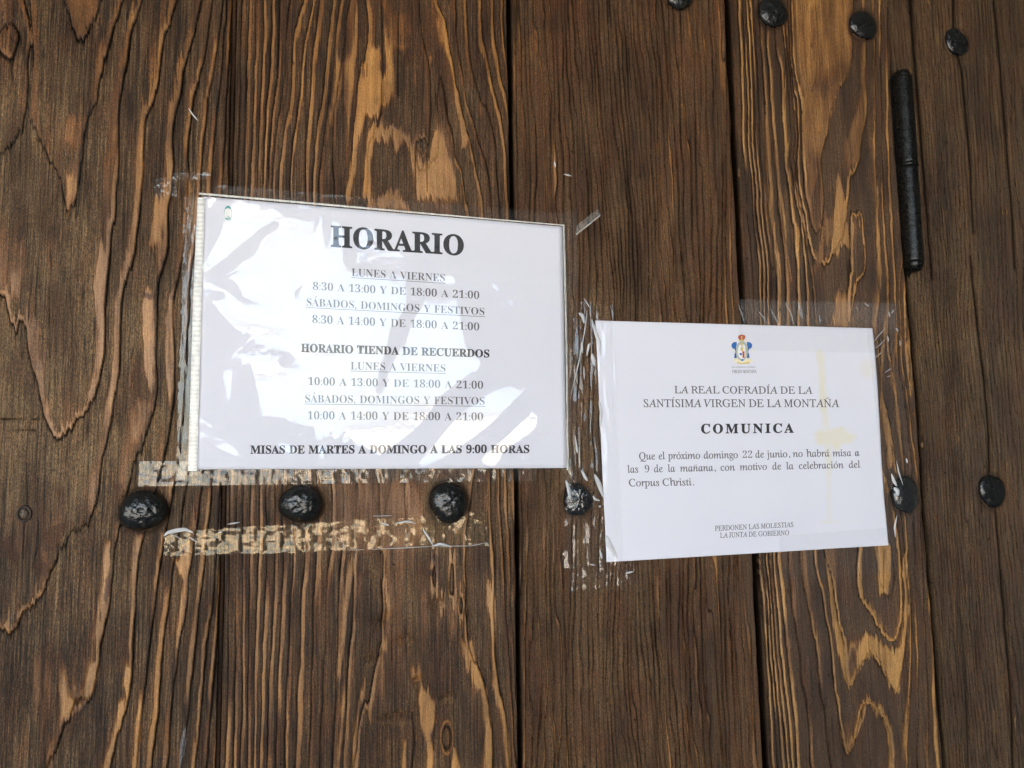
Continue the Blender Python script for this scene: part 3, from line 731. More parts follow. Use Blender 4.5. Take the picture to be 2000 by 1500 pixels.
def build_plank(i, rings, parent):
    sd = SEED[i]
    u, ys = plank_grid(i)
    U, Y = np.meshgrid(u, ys)
    wob = lambda k: 0.9 * vn(Y / 60.0, 0 * Y, 70 + k) + 0.4 * vn(Y / 14.0, 0 * Y, 90 + k)
    gap = lambda q: SEAMGAP[q] * (0.5 if q != 4 else 0.5 * (0.12 + 0.88 * sst(90, 170, Y)))
    xl = np.interp(Y, *(np.array(seams[i], float)[:, ::-1].T)) + gap(i) + (0.6 if i else 0) * wob(i)
    xr = np.interp(Y, *(np.array(seams[i + 1], float)[:, ::-1].T)) - gap(i + 1) + 0.6 * wob(i + 7)
    if i == 0: xl = xl * 1.0
    X = xl + (xr - xl) * U
    # growth rings
    tps = TPS(rings, 0.3).grid(X.min() - 10, X.max() + 10, -500, 2000)
    wx = X + 2.2 * fbm(X / 45.0, Y / 70.0, sd) + 0.9 * fbm(X / 9.0, Y / 34.0, sd + 1)
    wy = Y + (0.5 if i in (1, 2) else 1.0) * (5 * vn(X / 4.0, Y / 60.0, sd + 2) + 4 * vn(X / 2.2, Y / 40.0, sd + 3))
    g = tps(wx, wy)
    if i in (2, 4):
        g = g + 1.1 * fbm(X / 26.0, Y / 330.0, sd + 5) + 1.2 * vn(X / 70.0, Y / 900.0, sd + 6)
    if i in (0, 3):
        g = g + 0.10 * fbm(X / 25.0, Y / 150.0, sd + 5)
    if i == 1:
        g = g + 0.16 * fbm(X / 18.0, Y / 170.0, sd + 5)
    gx = np.gradient(g, axis=1) / np.maximum(np.gradient(X, axis=1), 1e-3)
    gy = np.gradient(g, axis=0) / np.gradient(Y, axis=0)
    gm = np.sqrt(gx ** 2 + gy ** 2) + 1e-4
    k = np.floor(g + 0.0); p = g - k
    hk = _hash(k, k * 0 + 3, sd)
    hk2 = _hash(k, k * 0 + 9, sd)
    width = 1.0 / gm                                        # ring width in photo pixels
    if i == 2 or i == 4:                                    # fine upright grain, rings of uneven weight
        st = sst(0.15, 0.75, 0.5 + 0.5 * vn(k * 3.7, Y / 330.0, sd + 8)) * (0.25 + 0.75 * hk) * 0.75 + 0.22 + 0.38 * hk2 * (i == 2)
        a0 = 0.45 + 0.25 * hk2
        late = sst(a0, a0 + 0.28, p) * sst(1.0, 0.93, p) * np.clip(st, 0, 1)
        if i == 4: late = late * 0.30 + 0.6 * sst(0.62, 0.8, vn(X / 2.2, Y / 26.0, 771)) * sst(-0.1, 0.5, vn(X / 40.0, Y / 90.0, 772))
        else:
            band = sst(0.5, 0.0, np.abs((X - seam(2, Y)) / 430.0 - 0.12) * 2.2) + sst(0.35, 0.0, np.abs((X - seam(2, Y)) / 430.0 - 0.82)) * 1.1 + 0.5
            late *= np.clip(band, 0.3, 1.15) * 0.95
    else:
        st = {0: 0.66, 1: 0.68, 3: 0.95}[i] * ({0: 0.12, 1: 0.4, 3: 0.2}[i] + {0: 0.88, 1: 0.6, 3: 0.8}[i] * sst(0.22, 0.55, 0.5 + 0.5 * vn(k * 3.7, Y / 210.0, sd + 8) + 0.25 * (hk - 0.5)))
        bw = np.clip({0: 13.0, 1: 7.0, 3: 6.0}[i] * (0.6 + 0.8 * hk2), 0, 0.45 * width)   # width of the laid-bare latewood
        dpx = (1 - p) * width
        late = sst(bw * 1.25, bw * 0.75, dpx) * st
        late *= np.clip(width / 7.0, 0.4, 1.0)
        late = np.maximum(late, 0.46 * sst(0.25, 0.8, p) * sst(1.0, 0.97, p) * sst(6, 22, width) * (0.6 + 0.5 * vn(X / 12.0, Y / 120.0, sd + 44)))
        if i == 3: late = np.maximum(late * 1.0, 0)
    dl = np.minimum(p * width, (1 - p) * width * 2.2)       # distance from the ring boundary, px
    lw = {0: 3.3, 1: 2.5, 2: 2.4, 3: 2.0, 4: 1.6}[i] * (0.85 + 0.45 * vn(k * 5.1, Y / 90.0, sd + 4))
    line = np.exp(-(dl / np.maximum(lw, 0.35)) ** 2)
    line *= {0: 1.15, 1: 1.1, 2: 1.0, 3: 0.95, 4: 0.7}[i] * np.clip((1.0 if i != 2 else 0.75) + (0.6 if i != 2 else 0.8) * vn(k * 2.3, Y / 130.0, sd + 6), 0.2 if i == 2 else 0.35, 1)
    # patches laid bare
    jx = X + 2.2 * fbm(X / 5.0, Y / 25.0, sd + 21) + 1.2 * vn(X / 1.7, Y / 30.0, sd + 22)
    jy = Y + 9 * vn(X / 2.3, Y / 80.0, sd + 23) + 5 * vn(X / 6.0, Y / 30.0, sd + 24)
    for val, soft, poly in PATCH[i]:
        m = polymask(jx, jy, poly, soft)
        late = late * (1 - m) + val * (0.9 + 0.25 * fbm(X / 6.0, Y / 60.0, sd + 25)) * m
        line *= 1 - 0.35 * m * (val > 0.3)
    late = np.clip(late, 0, 1.2)
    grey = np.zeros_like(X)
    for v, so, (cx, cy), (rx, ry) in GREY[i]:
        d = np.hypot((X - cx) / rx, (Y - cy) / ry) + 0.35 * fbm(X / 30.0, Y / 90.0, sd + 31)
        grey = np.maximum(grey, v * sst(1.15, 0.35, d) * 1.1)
    stain = np.zeros_like(X)
    for poly in STAIN[i]:
        stain = np.maximum(stain, polymask(X + 3 * fbm(X / 7, Y / 12, sd + 33), Y + 3 * vn(X / 3, Y / 20, sd + 34), poly, 2.0, 1.0) * 0.85)
    crack = line
    for v, w_, pts in CRACK[i]:
        pp = np.array(pts)
        bb = (X > pp[:, 0].min() - 12) & (X < pp[:, 0].max() + 12) & (Y > pp[:, 1].min() - 12) & (Y < pp[:, 1].max() + 12)
        xs, ys_ = X[bb] + 0.9 * fbm(X[bb] / 20.0, Y[bb] / 25.0, sd + 41), Y[bb]
        if xs.size:
            d = polydist(xs, ys_, pts, False)
            crack[bb] = np.maximum(crack[bb], v * np.exp(-(d / (w_ * 1.1)) ** 2))
    # little bore holes and dents
    rs = np.random.RandomState(100 + i)
    for q in range(16):
        hx = rs.uniform(float(seam(i, 700)) if i else 0, min(float(seam(i + 1, 700)), 2000)); hy = rs.uniform(0, 1500); rr = rs.uniform(1.2, 2.3)
        bb = (abs(X - hx) < 8) & (abs(Y - hy) < 12)
        crack[bb] = np.maximum(crack[bb], 0.95 * np.exp(-(((X[bb] - hx) / rr) ** 2 + ((Y[bb] - hy) / (rr * 1.3)) ** 2) ** 1.5))
    # relief, metres towards the viewer
    early = 1 - np.clip(late, 0, 1)
    h = 0.0009 * np.clip(late, 0, 1) * (0.6 + 0.4 * np.clip(width / 30.0, 0, 1)) + 0.0007 * p * np.clip(width / 20.0, 0.2, 1)
    h -= 0.0010 * np.clip(crack, 0, 1)
    h += 0.00018 * early * fbm(X / 3.2, Y / 45.0, sd + 51) + 0.0012 * fbm(X / 160.0, Y / 420.0, sd + 52)
    if i == 1:   # tool dents under the loose tape
        for (dx, dy, rx, ry) in ((745, 1215, 22, 12), (790, 1250, 20, 9), (760, 1405, 30, 9), (850, 1180, 16, 9), (722, 1290, 14, 10), (815, 1330, 12, 8), (872, 1365, 18, 8)):
            e = ((X - dx) / rx) ** 2 + ((Y - dy + 0.3 * (X - dx)) / ry) ** 2
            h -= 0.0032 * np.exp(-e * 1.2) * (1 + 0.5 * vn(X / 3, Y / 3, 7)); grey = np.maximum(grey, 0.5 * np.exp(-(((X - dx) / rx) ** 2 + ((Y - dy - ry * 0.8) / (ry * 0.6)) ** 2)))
        e = np.hypot((X - 872) / 9.0, (Y - 1440) / 24.0)                   # the knot
        crack = np.maximum(crack, 0.9 * np.exp(-((e - 0.9) / 0.16) ** 2)); late = np.where(e < 0.8, 0.25, late); late = np.maximum(late, 0.6 * np.exp(-((e - 1.35) / 0.25) ** 2))
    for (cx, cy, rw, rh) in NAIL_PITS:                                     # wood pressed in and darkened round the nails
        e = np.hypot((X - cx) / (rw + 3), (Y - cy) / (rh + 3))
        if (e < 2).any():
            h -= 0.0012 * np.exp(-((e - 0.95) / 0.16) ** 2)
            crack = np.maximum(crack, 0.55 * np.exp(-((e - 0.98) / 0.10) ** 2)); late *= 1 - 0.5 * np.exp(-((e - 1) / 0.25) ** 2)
    # rounded arrises beside the seams
    dm = np.minimum(X - xl, xr - X) if 0 < i < 4 else ((xr - X) if i == 0 else (X - xl))
    h -= 0.0010 * np.exp(-dm / 1.6)
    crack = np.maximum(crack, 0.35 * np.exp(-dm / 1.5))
    P = unproj(X, Y, 0.0)
    P[..., 1] -= h
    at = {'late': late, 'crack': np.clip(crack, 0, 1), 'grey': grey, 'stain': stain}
    # flanks going back into the gaps
    def flank(c):
        a = P[:, [c]].copy(); a[..., 1] += 0.006
        b = P[:, [c]].copy(); b[..., 1] += 0.040
        return a, b
    L1, L2 = flank(0); Rr1, Rr2 = flank(-1)
    P = np.concatenate([L2, L1, P, Rr1, Rr2], 1)
    for q in at:
        v = at[q]
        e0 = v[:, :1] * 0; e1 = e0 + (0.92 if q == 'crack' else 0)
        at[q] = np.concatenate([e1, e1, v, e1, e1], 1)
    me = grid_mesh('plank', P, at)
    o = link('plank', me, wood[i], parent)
    return o, (X, Y, h)

# ------------------------------------------------------------------ the nails' places: x, y, width, height (photo px), dome height (m), kind
NAILS = [(280, 997, 92, 80, 0.0105, 0), (588, 984, 84, 76, 0.0115, 0), (875, 981, 72, 80, 0.0105, 0), (1127, 976, 56, 62, 0.006, 1),
         (1767, 966, 52, 68, 0.006, 1), (1325, -6, 52, 48, 0.006, 1), (1509, 24, 53, 60, 0.006, 1), (1685, 50, 49, 54, 0.005, 1)]
NAILS_R = [(1937, 959, 49, 64, 0.005, 1), (1868, 83, 43, 50, 0.004, 1)]
for n in NAILS + NAILS_R:
    NAIL_PITS.append((n[0], n[1], n[2] / 2, n[3] / 2))

door_loc = Vector(unproj(1000, 1500)); door_loc.z = 0.03
door = empty('wooden_door', door_loc, 'old varnished plank door with raised orange grain, carrying both white notices', 'door')
jamb = empty('door_frame_post', Vector((float(unproj(1900, 750)[0]), 0, 0.03)), 'dull dark brown plank post right of the barrel hinge, split by long cracks', 'door post')
RELIEF = []
pl = []
for i, R in enumerate((R1, R2, R3, R4, R5)):
    o, rel = build_plank(i, R, None)
    pl.append(o); RELIEF.append(rel)
adopt(door, *pl[:4])
pl[0]['label'] = 'wide grey-brown plank with broad curved grain'
pl[1]['label'] = 'plank with bare orange patches'
pl[2]['label'] = 'red-brown plank with fine straight grain'
pl[3]['label'] = 'striped plank with flame-shaped bare grain'
adopt(jamb, pl[4])
yy = np.linspace(-480, 1980, 300); ss = np.linspace(-9, 9, 12)
YY, SS = np.meshgrid(yy, ss, indexing='ij')
XX = seam(1, YY) + SS
Pj = unproj(XX, YY, 0.0); Pj[..., 1] += 0.0045 + 0.0006 * fbm(XX / 3.0, YY / 60.0, 88)
zz = XX * 0
o = link('joint_strip', grid_mesh('joint_strip', Pj, {'late': np.clip(0.12 + 0.3 * fbm(XX / 4, YY / 140, 89), 0, 1), 'crack': np.clip(0.25 + 0.8 * sst(1.5, 4.5, np.abs(SS + 0.8)), 0, 1), 'grey': zz, 'stain': zz + 0.35}), wood[1])
adopt(door, o)
bk = link('backing_board', box_mesh('backing_board', -1.2, 1.6, 0.042, 0.056, 0.05, 3.0), m_gap)
adopt(door, bk)

# ------------------------------------------------------------------ nails
def nail_mesh(cx, cy, w, h, dome, kind, seed):
    c = unproj(cx, cy); ex = unproj(cx + w / 2, cy) - c; ez = unproj(cx, cy - h / 2) - c
    rx, rz = np.linalg.norm(ex), np.linalg.norm(ez)
    nr, na = 22, 56
    r = np.linspace(0.001, 1, nr)[::-1]; a = np.linspace(0, 2 * math.pi, na, endpoint=False)
    Rr, A = np.meshgrid(r, a, indexing='ij')
    rim = 1 + 0.035 * np.sin(A * 2 + seed) + 0.03 * np.sin(A * 3 + seed * 2.1) + 0.012 * np.sin(A * 7 + seed)
    X = Rr * rim * np.cos(A) * rx; Z = Rr * rim * np.sin(A) * rz
    if kind == 0:
        H = dome * np.sqrt(np.clip(1 - (Rr * 0.97) ** 2.4, 0, 1))
        H = H + 0.0008 * fbm(X * 260 + seed * 9, Z * 300, seed, 2) * (1 - Rr ** 4) + 0.0002 * fbm(X * 900 + 5, Z * 900 + seed, seed + 3, 2)
    else:
        H = dome * (0.35 * np.clip(1 - Rr, 0, 1) + 0.65 * np.sqrt(np.clip(1 - (Rr * 0.985) ** 4, 0, 1)))
        fac = np.floor(A / (2 * math.pi) * 6 + seed * 0.3)
        H = H + 0.0005 * np.cos(A * 5 + seed) * Rr * (1 - Rr ** 3) + 0.0003 * fbm(X * 400 + seed * 7, Z * 400, seed, 2)
    V = np.stack([X, -H - 0.0006, Z], -1)
    base = V[:1].copy(); base[..., 1] = 0.002
    V = np.concatenate([base, V], 0)[:, ::-1]
    return grid_mesh('nail_head', V, None, True, True), c
for s, (src, par) in enumerate([(n, door) for n in NAILS] + [(n, jamb) for n in NAILS_R]):
    me, c = nail_mesh(*src, s + 1)
    o = link('nail_head', me, m_iron)
    o.location = Vector(c)
    o.parent = par
    o.matrix_parent_inverse = Matrix.Translation(-Vector(par.location))

# small sunken screw in the left plank
me, c = nail_mesh(48, 1003, 18, 18, 0.0022, 1, 4)
m_plug, _, _ = simple('dull_screw_head', (0.16, 0.13, 0.10), 0.4, 0.5)
o = link('screw_head', me, m_plug); o.location = Vector(c); adopt(door, o)
a = np.linspace(0, 2 * math.pi, 28, endpoint=False); b = np.linspace(0, 2 * math.pi, 8, endpoint=False)
A, B = np.meshgrid(a, b, indexing='ij')
rr = 0.0044 + 0.0008 * np.cos(B)
V = np.stack([rr * np.cos(A) * 0.95, -0.0010 - 0.0010 * np.sin(B), rr * np.sin(A) * 1.15], -1)
V = np.concatenate([V, V[:1]], 0)
m_sock, _, _ = simple('stained_wood_rim', (0.030, 0.021, 0.014), 0.6)
o = link('screw_socket', grid_mesh('screw_socket', V, None, True, True), m_sock); o.location = Vector(c); adopt(door, o)

# ------------------------------------------------------------------ the barrel hinge
def lathe(name, prof, axis_a, axis_b, m, seg=40, rough=0.0, seed=0):
    """prof: list of (t along the axis 0..1, radius)"""
    A0, B0 = np.array(axis_a), np.array(axis_b)
    ax = B0 - A0; L = np.linalg.norm(ax); ax /= L
    e1 = np.cross(ax, [0, 1, 0]); e1 /= np.linalg.norm(e1); e2 = np.cross(ax, e1)
    t = np.array([p[0] for p in prof]); r = np.array([p[1] for p in prof])
    an = np.linspace(0, 2 * math.pi, seg, endpoint=False)
    Tt, An = np.meshgrid(t, an, indexing='ij'); Rr = np.repeat(r[:, None], seg, 1)
    Rr = Rr * (1 + rough * fbm(An * 2.0, Tt * 30, seed, 3))
    V = A0 + Tt[..., None] * L * ax + Rr[..., None] * (np.cos(An)[..., None] * e1 + np.sin(An)[..., None] * e2)
    return link(name, grid_mesh(name, V, None, True, True), m)
hp = lambda x, y: unproj(x, y, 0.006)
def prof(t0, t1, r, n=24, ends=True):
    out = []
    for q in range(n + 1):
        s = q / n
        e = min(s, 1 - s) * 2
        rr = r * (1 - 0.05 * max(0, 1 - e * 30) ** 2)
        out.append((t0 + (t1 - t0) * s, rr))
    return [(t0, 0.0001)] + out + [(t1, 0.0001)]
hinge = empty('barrel_hinge', Vector(hp(1775, 540)), 'long black iron barrel hinge pin let into the plank edge', 'hinge')
ha, hb = hp(1761, 152), hp(1785, 528)
up_b = lathe('upper_barrel', prof(0.0, 0.460, 0.0102, 60), ha, hb, m_hinge, rough=0.022, seed=1)
lo_b = lathe('lower_barrel', prof(0.478, 0.962, 0.0100, 60), ha, hb, m_hinge, rough=0.02, seed=2)
ring = lathe('collar', [(0.459, 0.0001), (0.459, 0.0095), (0.462, 0.0106), (0.466, 0.0111), (0.472, 0.0110), (0.476, 0.0105), (0.479, 0.0095), (0.479, 0.0001)], ha, hb, m_hinge, rough=0.02, seed=3)
cap_l = lathe('end_cap', [(0.961, 0.0001), (0.961, 0.0093), (0.965, 0.0098), (0.985, 0.0086), (1.005, 0.0066), (1.010, 0.0001)], ha, hb, m_hinge, rough=0.04, seed=4)
cap_u = lathe('end_cap', [(-0.030, 0.0001), (-0.030, 0.0066), (-0.020, 0.0080), (-0.006, 0.0088), (0.001, 0.0098), (0.002, 0.0001)], ha, hb, m_hinge, rough=0.09, seed=5)
adopt(hinge, up_b, lo_b, ring, cap_l, cap_u)
# the dark slot the barrel is let into
sl = [unproj(x, y, 0.0022) for x, y in ((1737, 156), (1744, 146), (1760, 146), (1784, 520), (1776, 544), (1767, 530), (1758, 430), (1748, 300))]
o = link('hinge_slot', pyd('hinge_slot', sl, [tuple(range(len(sl)))]), m_gap); adopt(hinge, o)

# ------------------------------------------------------------------ films: sleeve and tapes
def quad_px(c, U, V):
    c = np.array(c, float)
    return ((1 - U) * (1 - V))[..., None] * c[0] + (U * (1 - V))[..., None] * c[1] + (U * V)[..., None] * c[2] + ((1 - U) * V)[..., None] * c[3]

def film(name, corners, nx, ny, base, hf, m, edge=None, haze=None):
    U, V = np.meshgrid(np.linspace(0, 1, nx), np.linspace(0, 1, ny))
    Q = quad_px(corners, U, V)
    X, Y = Q[..., 0], Q[..., 1]
    if edge:
        X, Y = edge(X, Y, U, V)
    H = hf(X, Y, U, V)
    P = unproj(X, Y, base)
    P[..., 1] -= H
    # wind the faces to look at the viewer
    me = grid_mesh(name, P, {'haze': (haze(X, Y, U, V) if haze else X * 0)})
    return link(name, me, m)

# paper behind the sleeve and sleeve outline (photo px)
PA = [(398, 384), (1098, 443), (1107, 914), (384, 917)]
SL = [(387, 376), (1103, 439), (1110, 919), (366, 921)]

def paper(name, corners, base, hf, m, nx=60, ny=40, glue=None, thick=0.00025):
    U, V = np.meshgrid(np.linspace(0, 1, nx), np.linspace(0, 1, ny))
    Q = quad_px(corners, U, V); X, Y = Q[..., 0], Q[..., 1]
    H = hf(X, Y, U, V)
    P = unproj(X, Y, base); P[..., 1] -= H
    Bk = P.copy(); Bk[..., 1] += thick
    # front sheet plus a thin turned edge
    P2 = np.concatenate([Bk[:1], P, Bk[-1:]], 0)
    l = P2[:, :1].copy(); l[..., 1] += thick; r = P2[:, -1:].copy(); r[..., 1] += thick
    P2 = np.concatenate([l, P2, r], 1)
    at = {}
    if glue is not None:
        g = glue(X, Y)
        g = np.pad(g, 1, mode='edge')
        at['glue'] = g
    return link(name, grid_mesh(name, P2, at), m)

BASE_A, BASE_B = 0.0042, 0.0034
hA = lambda X, Y: 0.0006 * fbm(X / 260.0, Y / 260.0, 301)
def hB(X, Y):
    e = np.exp(-((X - 1735 - (Y - 1065) * 0.075) / 30.0) ** 2)
    return 0.0007 * fbm(X / 210.0, Y / 170.0, 311) + 0.0009 * e * np.sin((Y - 640) / 60.0) + 0.0003 * np.exp(-np.abs(Y - 850 - (X - 1450) * 0.01) / 6.0)
sheetA = paper('timetable_sheet', PA, BASE_A, lambda X, Y, U, V: hA(X, Y), m_paper, 80, 60)
tag(sheetA, 'white printed timetable headed HORARIO inside the crumpled plastic sleeve', 'notice')

def glue_f(X, Y):
    g = np.zeros_like(X)
    def bar(x0, y0, x1, y1, w, v):
        d = polydist(X + 3 * fbm(X / 14, Y / 14, 5), Y, [(x0, y0), (x1, y1)], False)
        return v * sst(w * 1.25, w * 0.7, d) * (0.75 + 0.5 * fbm(X / 12, Y / 40, 9))
    g = np.maximum(g, bar(1602, 690, 1608, 780, 7, 0.42))
    g = np.maximum(g, bar(1608, 780, 1617, 900, 7, 0.34))
    g = np.maximum(g, bar(1617, 900, 1620, 1020, 5, 0.24))
    g = np.maximum(g, bar(1605, 1020, 1640, 1019, 1.6, 0.30))
    e = np.hypot((X - 1628 + 5 * vn(X / 12, Y / 12, 6)) / 46.0, (Y - 857 + 6 * vn(X / 15, Y / 15, 8)) / 20.0)
    g = np.maximum(g, sst(1.1, 0.6, e + 0.35 * fbm(X / 16, Y / 12, 12)) * 0.42)
    e = np.hypot((X - 1692) / 18.0, (Y - 720) / 26.0)
    g = np.maximum(g, sst(1.2, 0.3, e) * 0.2)
    e = np.hypot((X - 1643) / 2.2, (Y - 836) / 2.2)
    g = np.maximum(g, sst(1.3, 0.6, e) * 0.9)
    return np.clip(g, 0, 1)
PB = [(1163, 626), (1704, 641), (1735, 1065), (1185, 1098)]
sheetB = paper('announcement_sheet', PB, BASE_B, lambda X, Y, U, V: hB(X, Y), m_paper_b, 220, 170, glue_f)
tag(sheetB, 'plain white announcement sheet with blue crest, taped straight onto the planks', 'notice')

# ------------------------------------------------------------------ lettering: serif glyphs of the built-in font, set and fitted line by line
MB = lambda c: chr(0x1D400 + ord(c) - 65) if 'A' <= c <= 'Z' else chr(0x1D41A + ord(c) - 97) if 'a' <= c <= 'z' else chr(0x1D7CE + ord(c) - 48) if '0' <= c <= '9' else c
def MI(c):
    if c == 'h': return chr(0x210E)
    return chr(0x1D434 + ord(c) - 65) if 'A' <= c <= 'Z' else chr(0x1D44E + ord(c) - 97) if 'a' <= c <= 'z' else c
ACC = {'Á': ('A', 'a'), 'Í': ('I', 'a'), 'Ñ': ('N', 't'), 'á': ('a', 'a'), 'ó': ('o', 'a'), 'ñ': ('n', 't'), 'é': ('e', 'a'), 'í': ('i', 'a')}
_gl = {}
dg = bpy.context.evaluated_depsgraph_get()
def _shape(body, off, shear):
    c = bpy.data.curves.new('glyph', 'FONT'); c.body = body; c.offset = off; c.shear = shear; c.fill_mode = 'FRONT'; c.resolution_u = 3
    o = bpy.data.objects.new('glyph', c); COL.objects.link(o)
    bpy.context.view_layer.update()
    me = o.evaluated_get(bpy.context.evaluated_depsgraph_get()).to_mesh()
    v = np.empty(len(me.vertices) * 3); me.vertices.foreach_get('co', v); v = v.reshape(-1, 3)[:, :2].copy()
    f = [tuple(p.vertices) for p in me.polygons]
    o.to_mesh_clear(); bpy.data.objects.remove(o); bpy.data.curves.remove(c)
    return v, f
def glyph(ch, style):
    key = (ch, style)
    if key in _gl: return _gl[key]
    base, acc = ACC.get(ch, (ch, None))
    if style == 'b': m_, off, sh = MB(base), 0.018, 0.0
    elif style == 'c': m_, off, sh = MB(base), -0.006, 0.0
    elif base.isdigit(): m_, off, sh = MB(base), -0.012, 0.0
    elif base.isalpha(): m_, off, sh = MI(base), 0.010, -0.29
    else: m_, off, sh = base, 0.0, 0.0
    Hh = MB('H') if style in 'bc' else MI('H')
    v1, _ = _shape(Hh + Hh, 0, 0); v2, _ = _shape(Hh + m_ + Hh, 0, 0)
    adv = (v2[:, 0].max() - v1[:, 0].max())
    if base == ' ': adv = 0.25
    v, f = _shape(m_, off, sh) if base != ' ' else (np.zeros((0, 2)), [])
    if acc and len(v):
        cx = (v[:, 0].min() + v[:, 0].max()) / 2; top = v[:, 1].max()
        if base == 'i': top -= 0.12
        n0 = len(v); t = top + 0.05; w = 0.05 if style != 'b' else 0.07
        if acc == 'a':
            v = np.vstack([v, [(cx - 0.04, t), (cx + 0.02, t), (cx + 0.14, t + 0.15), (cx + 0.05, t + 0.17)]]); f = f + [(n0, n0 + 1, n0 + 2, n0 + 3)]
        else:
            xs = np.linspace(-0.17, 0.17, 9); yy = t + 0.05 + 0.035 * np.sin(xs / 0.17 * math.pi)
            lo = [(cx + a_, b_ - w * 0.45) for a_, b_ in zip(xs, yy)]; hi = [(cx + a_, b_ + w * 0.45) for a_, b_ in zip(xs, yy)]
            v = np.vstack([v, lo, hi]); f = f + [(n0 + q, n0 + q + 1, n0 + 10 + q, n0 + 9 + q) for q in range(8)]
    _gl[key] = (v, f, adv)
    return _gl[key]

CAPH = None
def text_line(s, x0, y0, x1, y1, cap0, cap1, style, m, base, hfun, parent, track=0.0, wordgap=0.0, underline=False, name='printed_line'):
    """baseline from (x0,y0) to (x1,y1) in photo px, capital height cap0 .. cap1 px"""
    global CAPH
    if CAPH is None:
        CAPH = glyph('H', 'b')[0][:, 1].max()
    VV, FF = [], []; pen = 0.0; nv = 0
    for ch in s:
        if ch == ' ':
            pen += 0.25 + wordgap; continue
        v, f, adv = glyph(ch, style)
        if len(v):
            VV.append(v + [pen, 0]); FF += [tuple(q + nv for q in t) for t in f]; nv += len(v)
        pen += adv + track
    V = np.vstack(VV)
    lo, hi = V[:, 0].min(), V[:, 0].max()
    u = (V[:, 0] - lo) / (hi - lo); h = V[:, 1] / CAPH
    X = x0 + (x1 - x0) * u; Y = y0 + (y1 - y0) * u - h * (cap0 + (cap1 - cap0) * u)
    P = unproj(X, Y, base + 0.00012); P[:, 1] -= hfun(X, Y)
    faces = list(FF)
    if underline:
        n0 = len(P); k = 24
        uu = np.linspace(-0.004, 1.004, k); Xl = x0 + (x1 - x0) * uu; Yl = y0 + (y1 - y0) * uu + 2.6
        a_ = unproj(Xl, Yl, base + 0.00008); a_[:, 1] -= hfun(Xl, Yl); b_ = unproj(Xl, Yl + 1.0, base + 0.00008); b_[:, 1] -= hfun(Xl, Yl + 1)
        P = np.vstack([P, a_, b_]); faces += [(n0 + q, n0 + k + q, n0 + k + q + 1, n0 + q + 1) for q in range(k - 1)]
    o = link(name, pyd(name, P, faces), m)
    o.parent = parent
    o.matrix_parent_inverse = Matrix.Translation(-Vector(parent.location))
    return o

A_ = lambda *a, **k: text_line(*a, BASE_A, hA, sheetA, **k)
A_('HORARIO', 646, 481, 906, 498.5, 41, 39, 'b', m_ink, name='heading_lettering')
A_('LUNES A VIERNES', 687, 539, 869, 550, 15.5, 15, 'c', m_ink2, wordgap=0.10, underline=True)
A_('8:30 A 13:00 Y DE 18:00 A 21:00', 611, 566, 936, 584, 15.5, 15, 'c', m_ink2, wordgap=0.10)
A_('SÁBADOS, DOMINGOS Y FESTIVOS', 599, 597.5, 946, 615.5, 15.5, 14.5, 'c', m_ink2, wordgap=0.10, underline=True)
A_('8:30 A 14:00 Y DE 18:00 A 21:00', 610, 631, 936, 645.5, 16, 15, 'c', m_ink2, wordgap=0.10)
A_('HORARIO TIENDA DE RECUERDOS', 588, 687, 956, 698, 16, 15, 'b', m_ink, wordgap=0.08)
A_('LUNES A VIERNES', 685, 721.6, 870, 726.5, 15.5, 15, 'c', m_ink2, wordgap=0.10, underline=True)
A_('10:00 A 13:00 Y DE 18:00 A 21:00', 602, 752, 943.6, 759.5, 15.5, 15, 'c', m_ink2, wordgap=0.10)
A_('SÁBADOS, DOMINGOS Y FESTIVOS', 596, 786, 946.5, 790.5, 15.5, 15, 'c', m_ink2, wordgap=0.10, underline=True)
A_('10:00 A 14:00 Y DE 18:00 A 21:00', 601, 819, 943.5, 821.5, 16, 15.5, 'c', m_ink2, wordgap=0.10)
A_('MISAS DE MARTES A DOMINGO A LAS 9:00 HORAS', 489, 886, 1034, 884.5, 16, 15.5, 'b', m_ink, wordgap=0.08)
B_ = lambda *a, **k: text_line(*a, BASE_B, hB, sheetB, **k)
B_('LA REAL COFRADÍA DE LA', 1317, 768, 1587, 769, 14, 14, 'r', m_ink2)
B_('SANTÍSIMA VIRGEN DE LA MONTAÑA', 1257, 795, 1639, 795, 15, 15, 'r', m_ink2)
B_('COMUNICA', 1369, 846.5, 1550, 845, 18.5, 18, 'b', m_ink, track=0.16)
B_('Que el próximo domingo 22 de junio, no habrá misa a', 1248, 898, 1678, 890.5, 14.5, 13.5, 'r', m_ink2, wordgap=0.08)
B_('las 9 de la mañana, con motivo de la celebración del', 1225, 923.5, 1680, 913.5, 14.5, 13.5, 'r', m_ink2, wordgap=0.26)
B_('Corpus Christi.', 1228, 950, 1356, 948, 14.5, 14, 'r', m_ink2)
B_('PERDONEN LAS MOLESTIAS', 1396, 1037, 1549.5, 1029, 10, 9.3, 'r', m_ink2)
B_('LA JUNTA DE GOBIERNO', 1406, 1050.5, 1541, 1045, 10, 9.5, 'r', m_ink2)

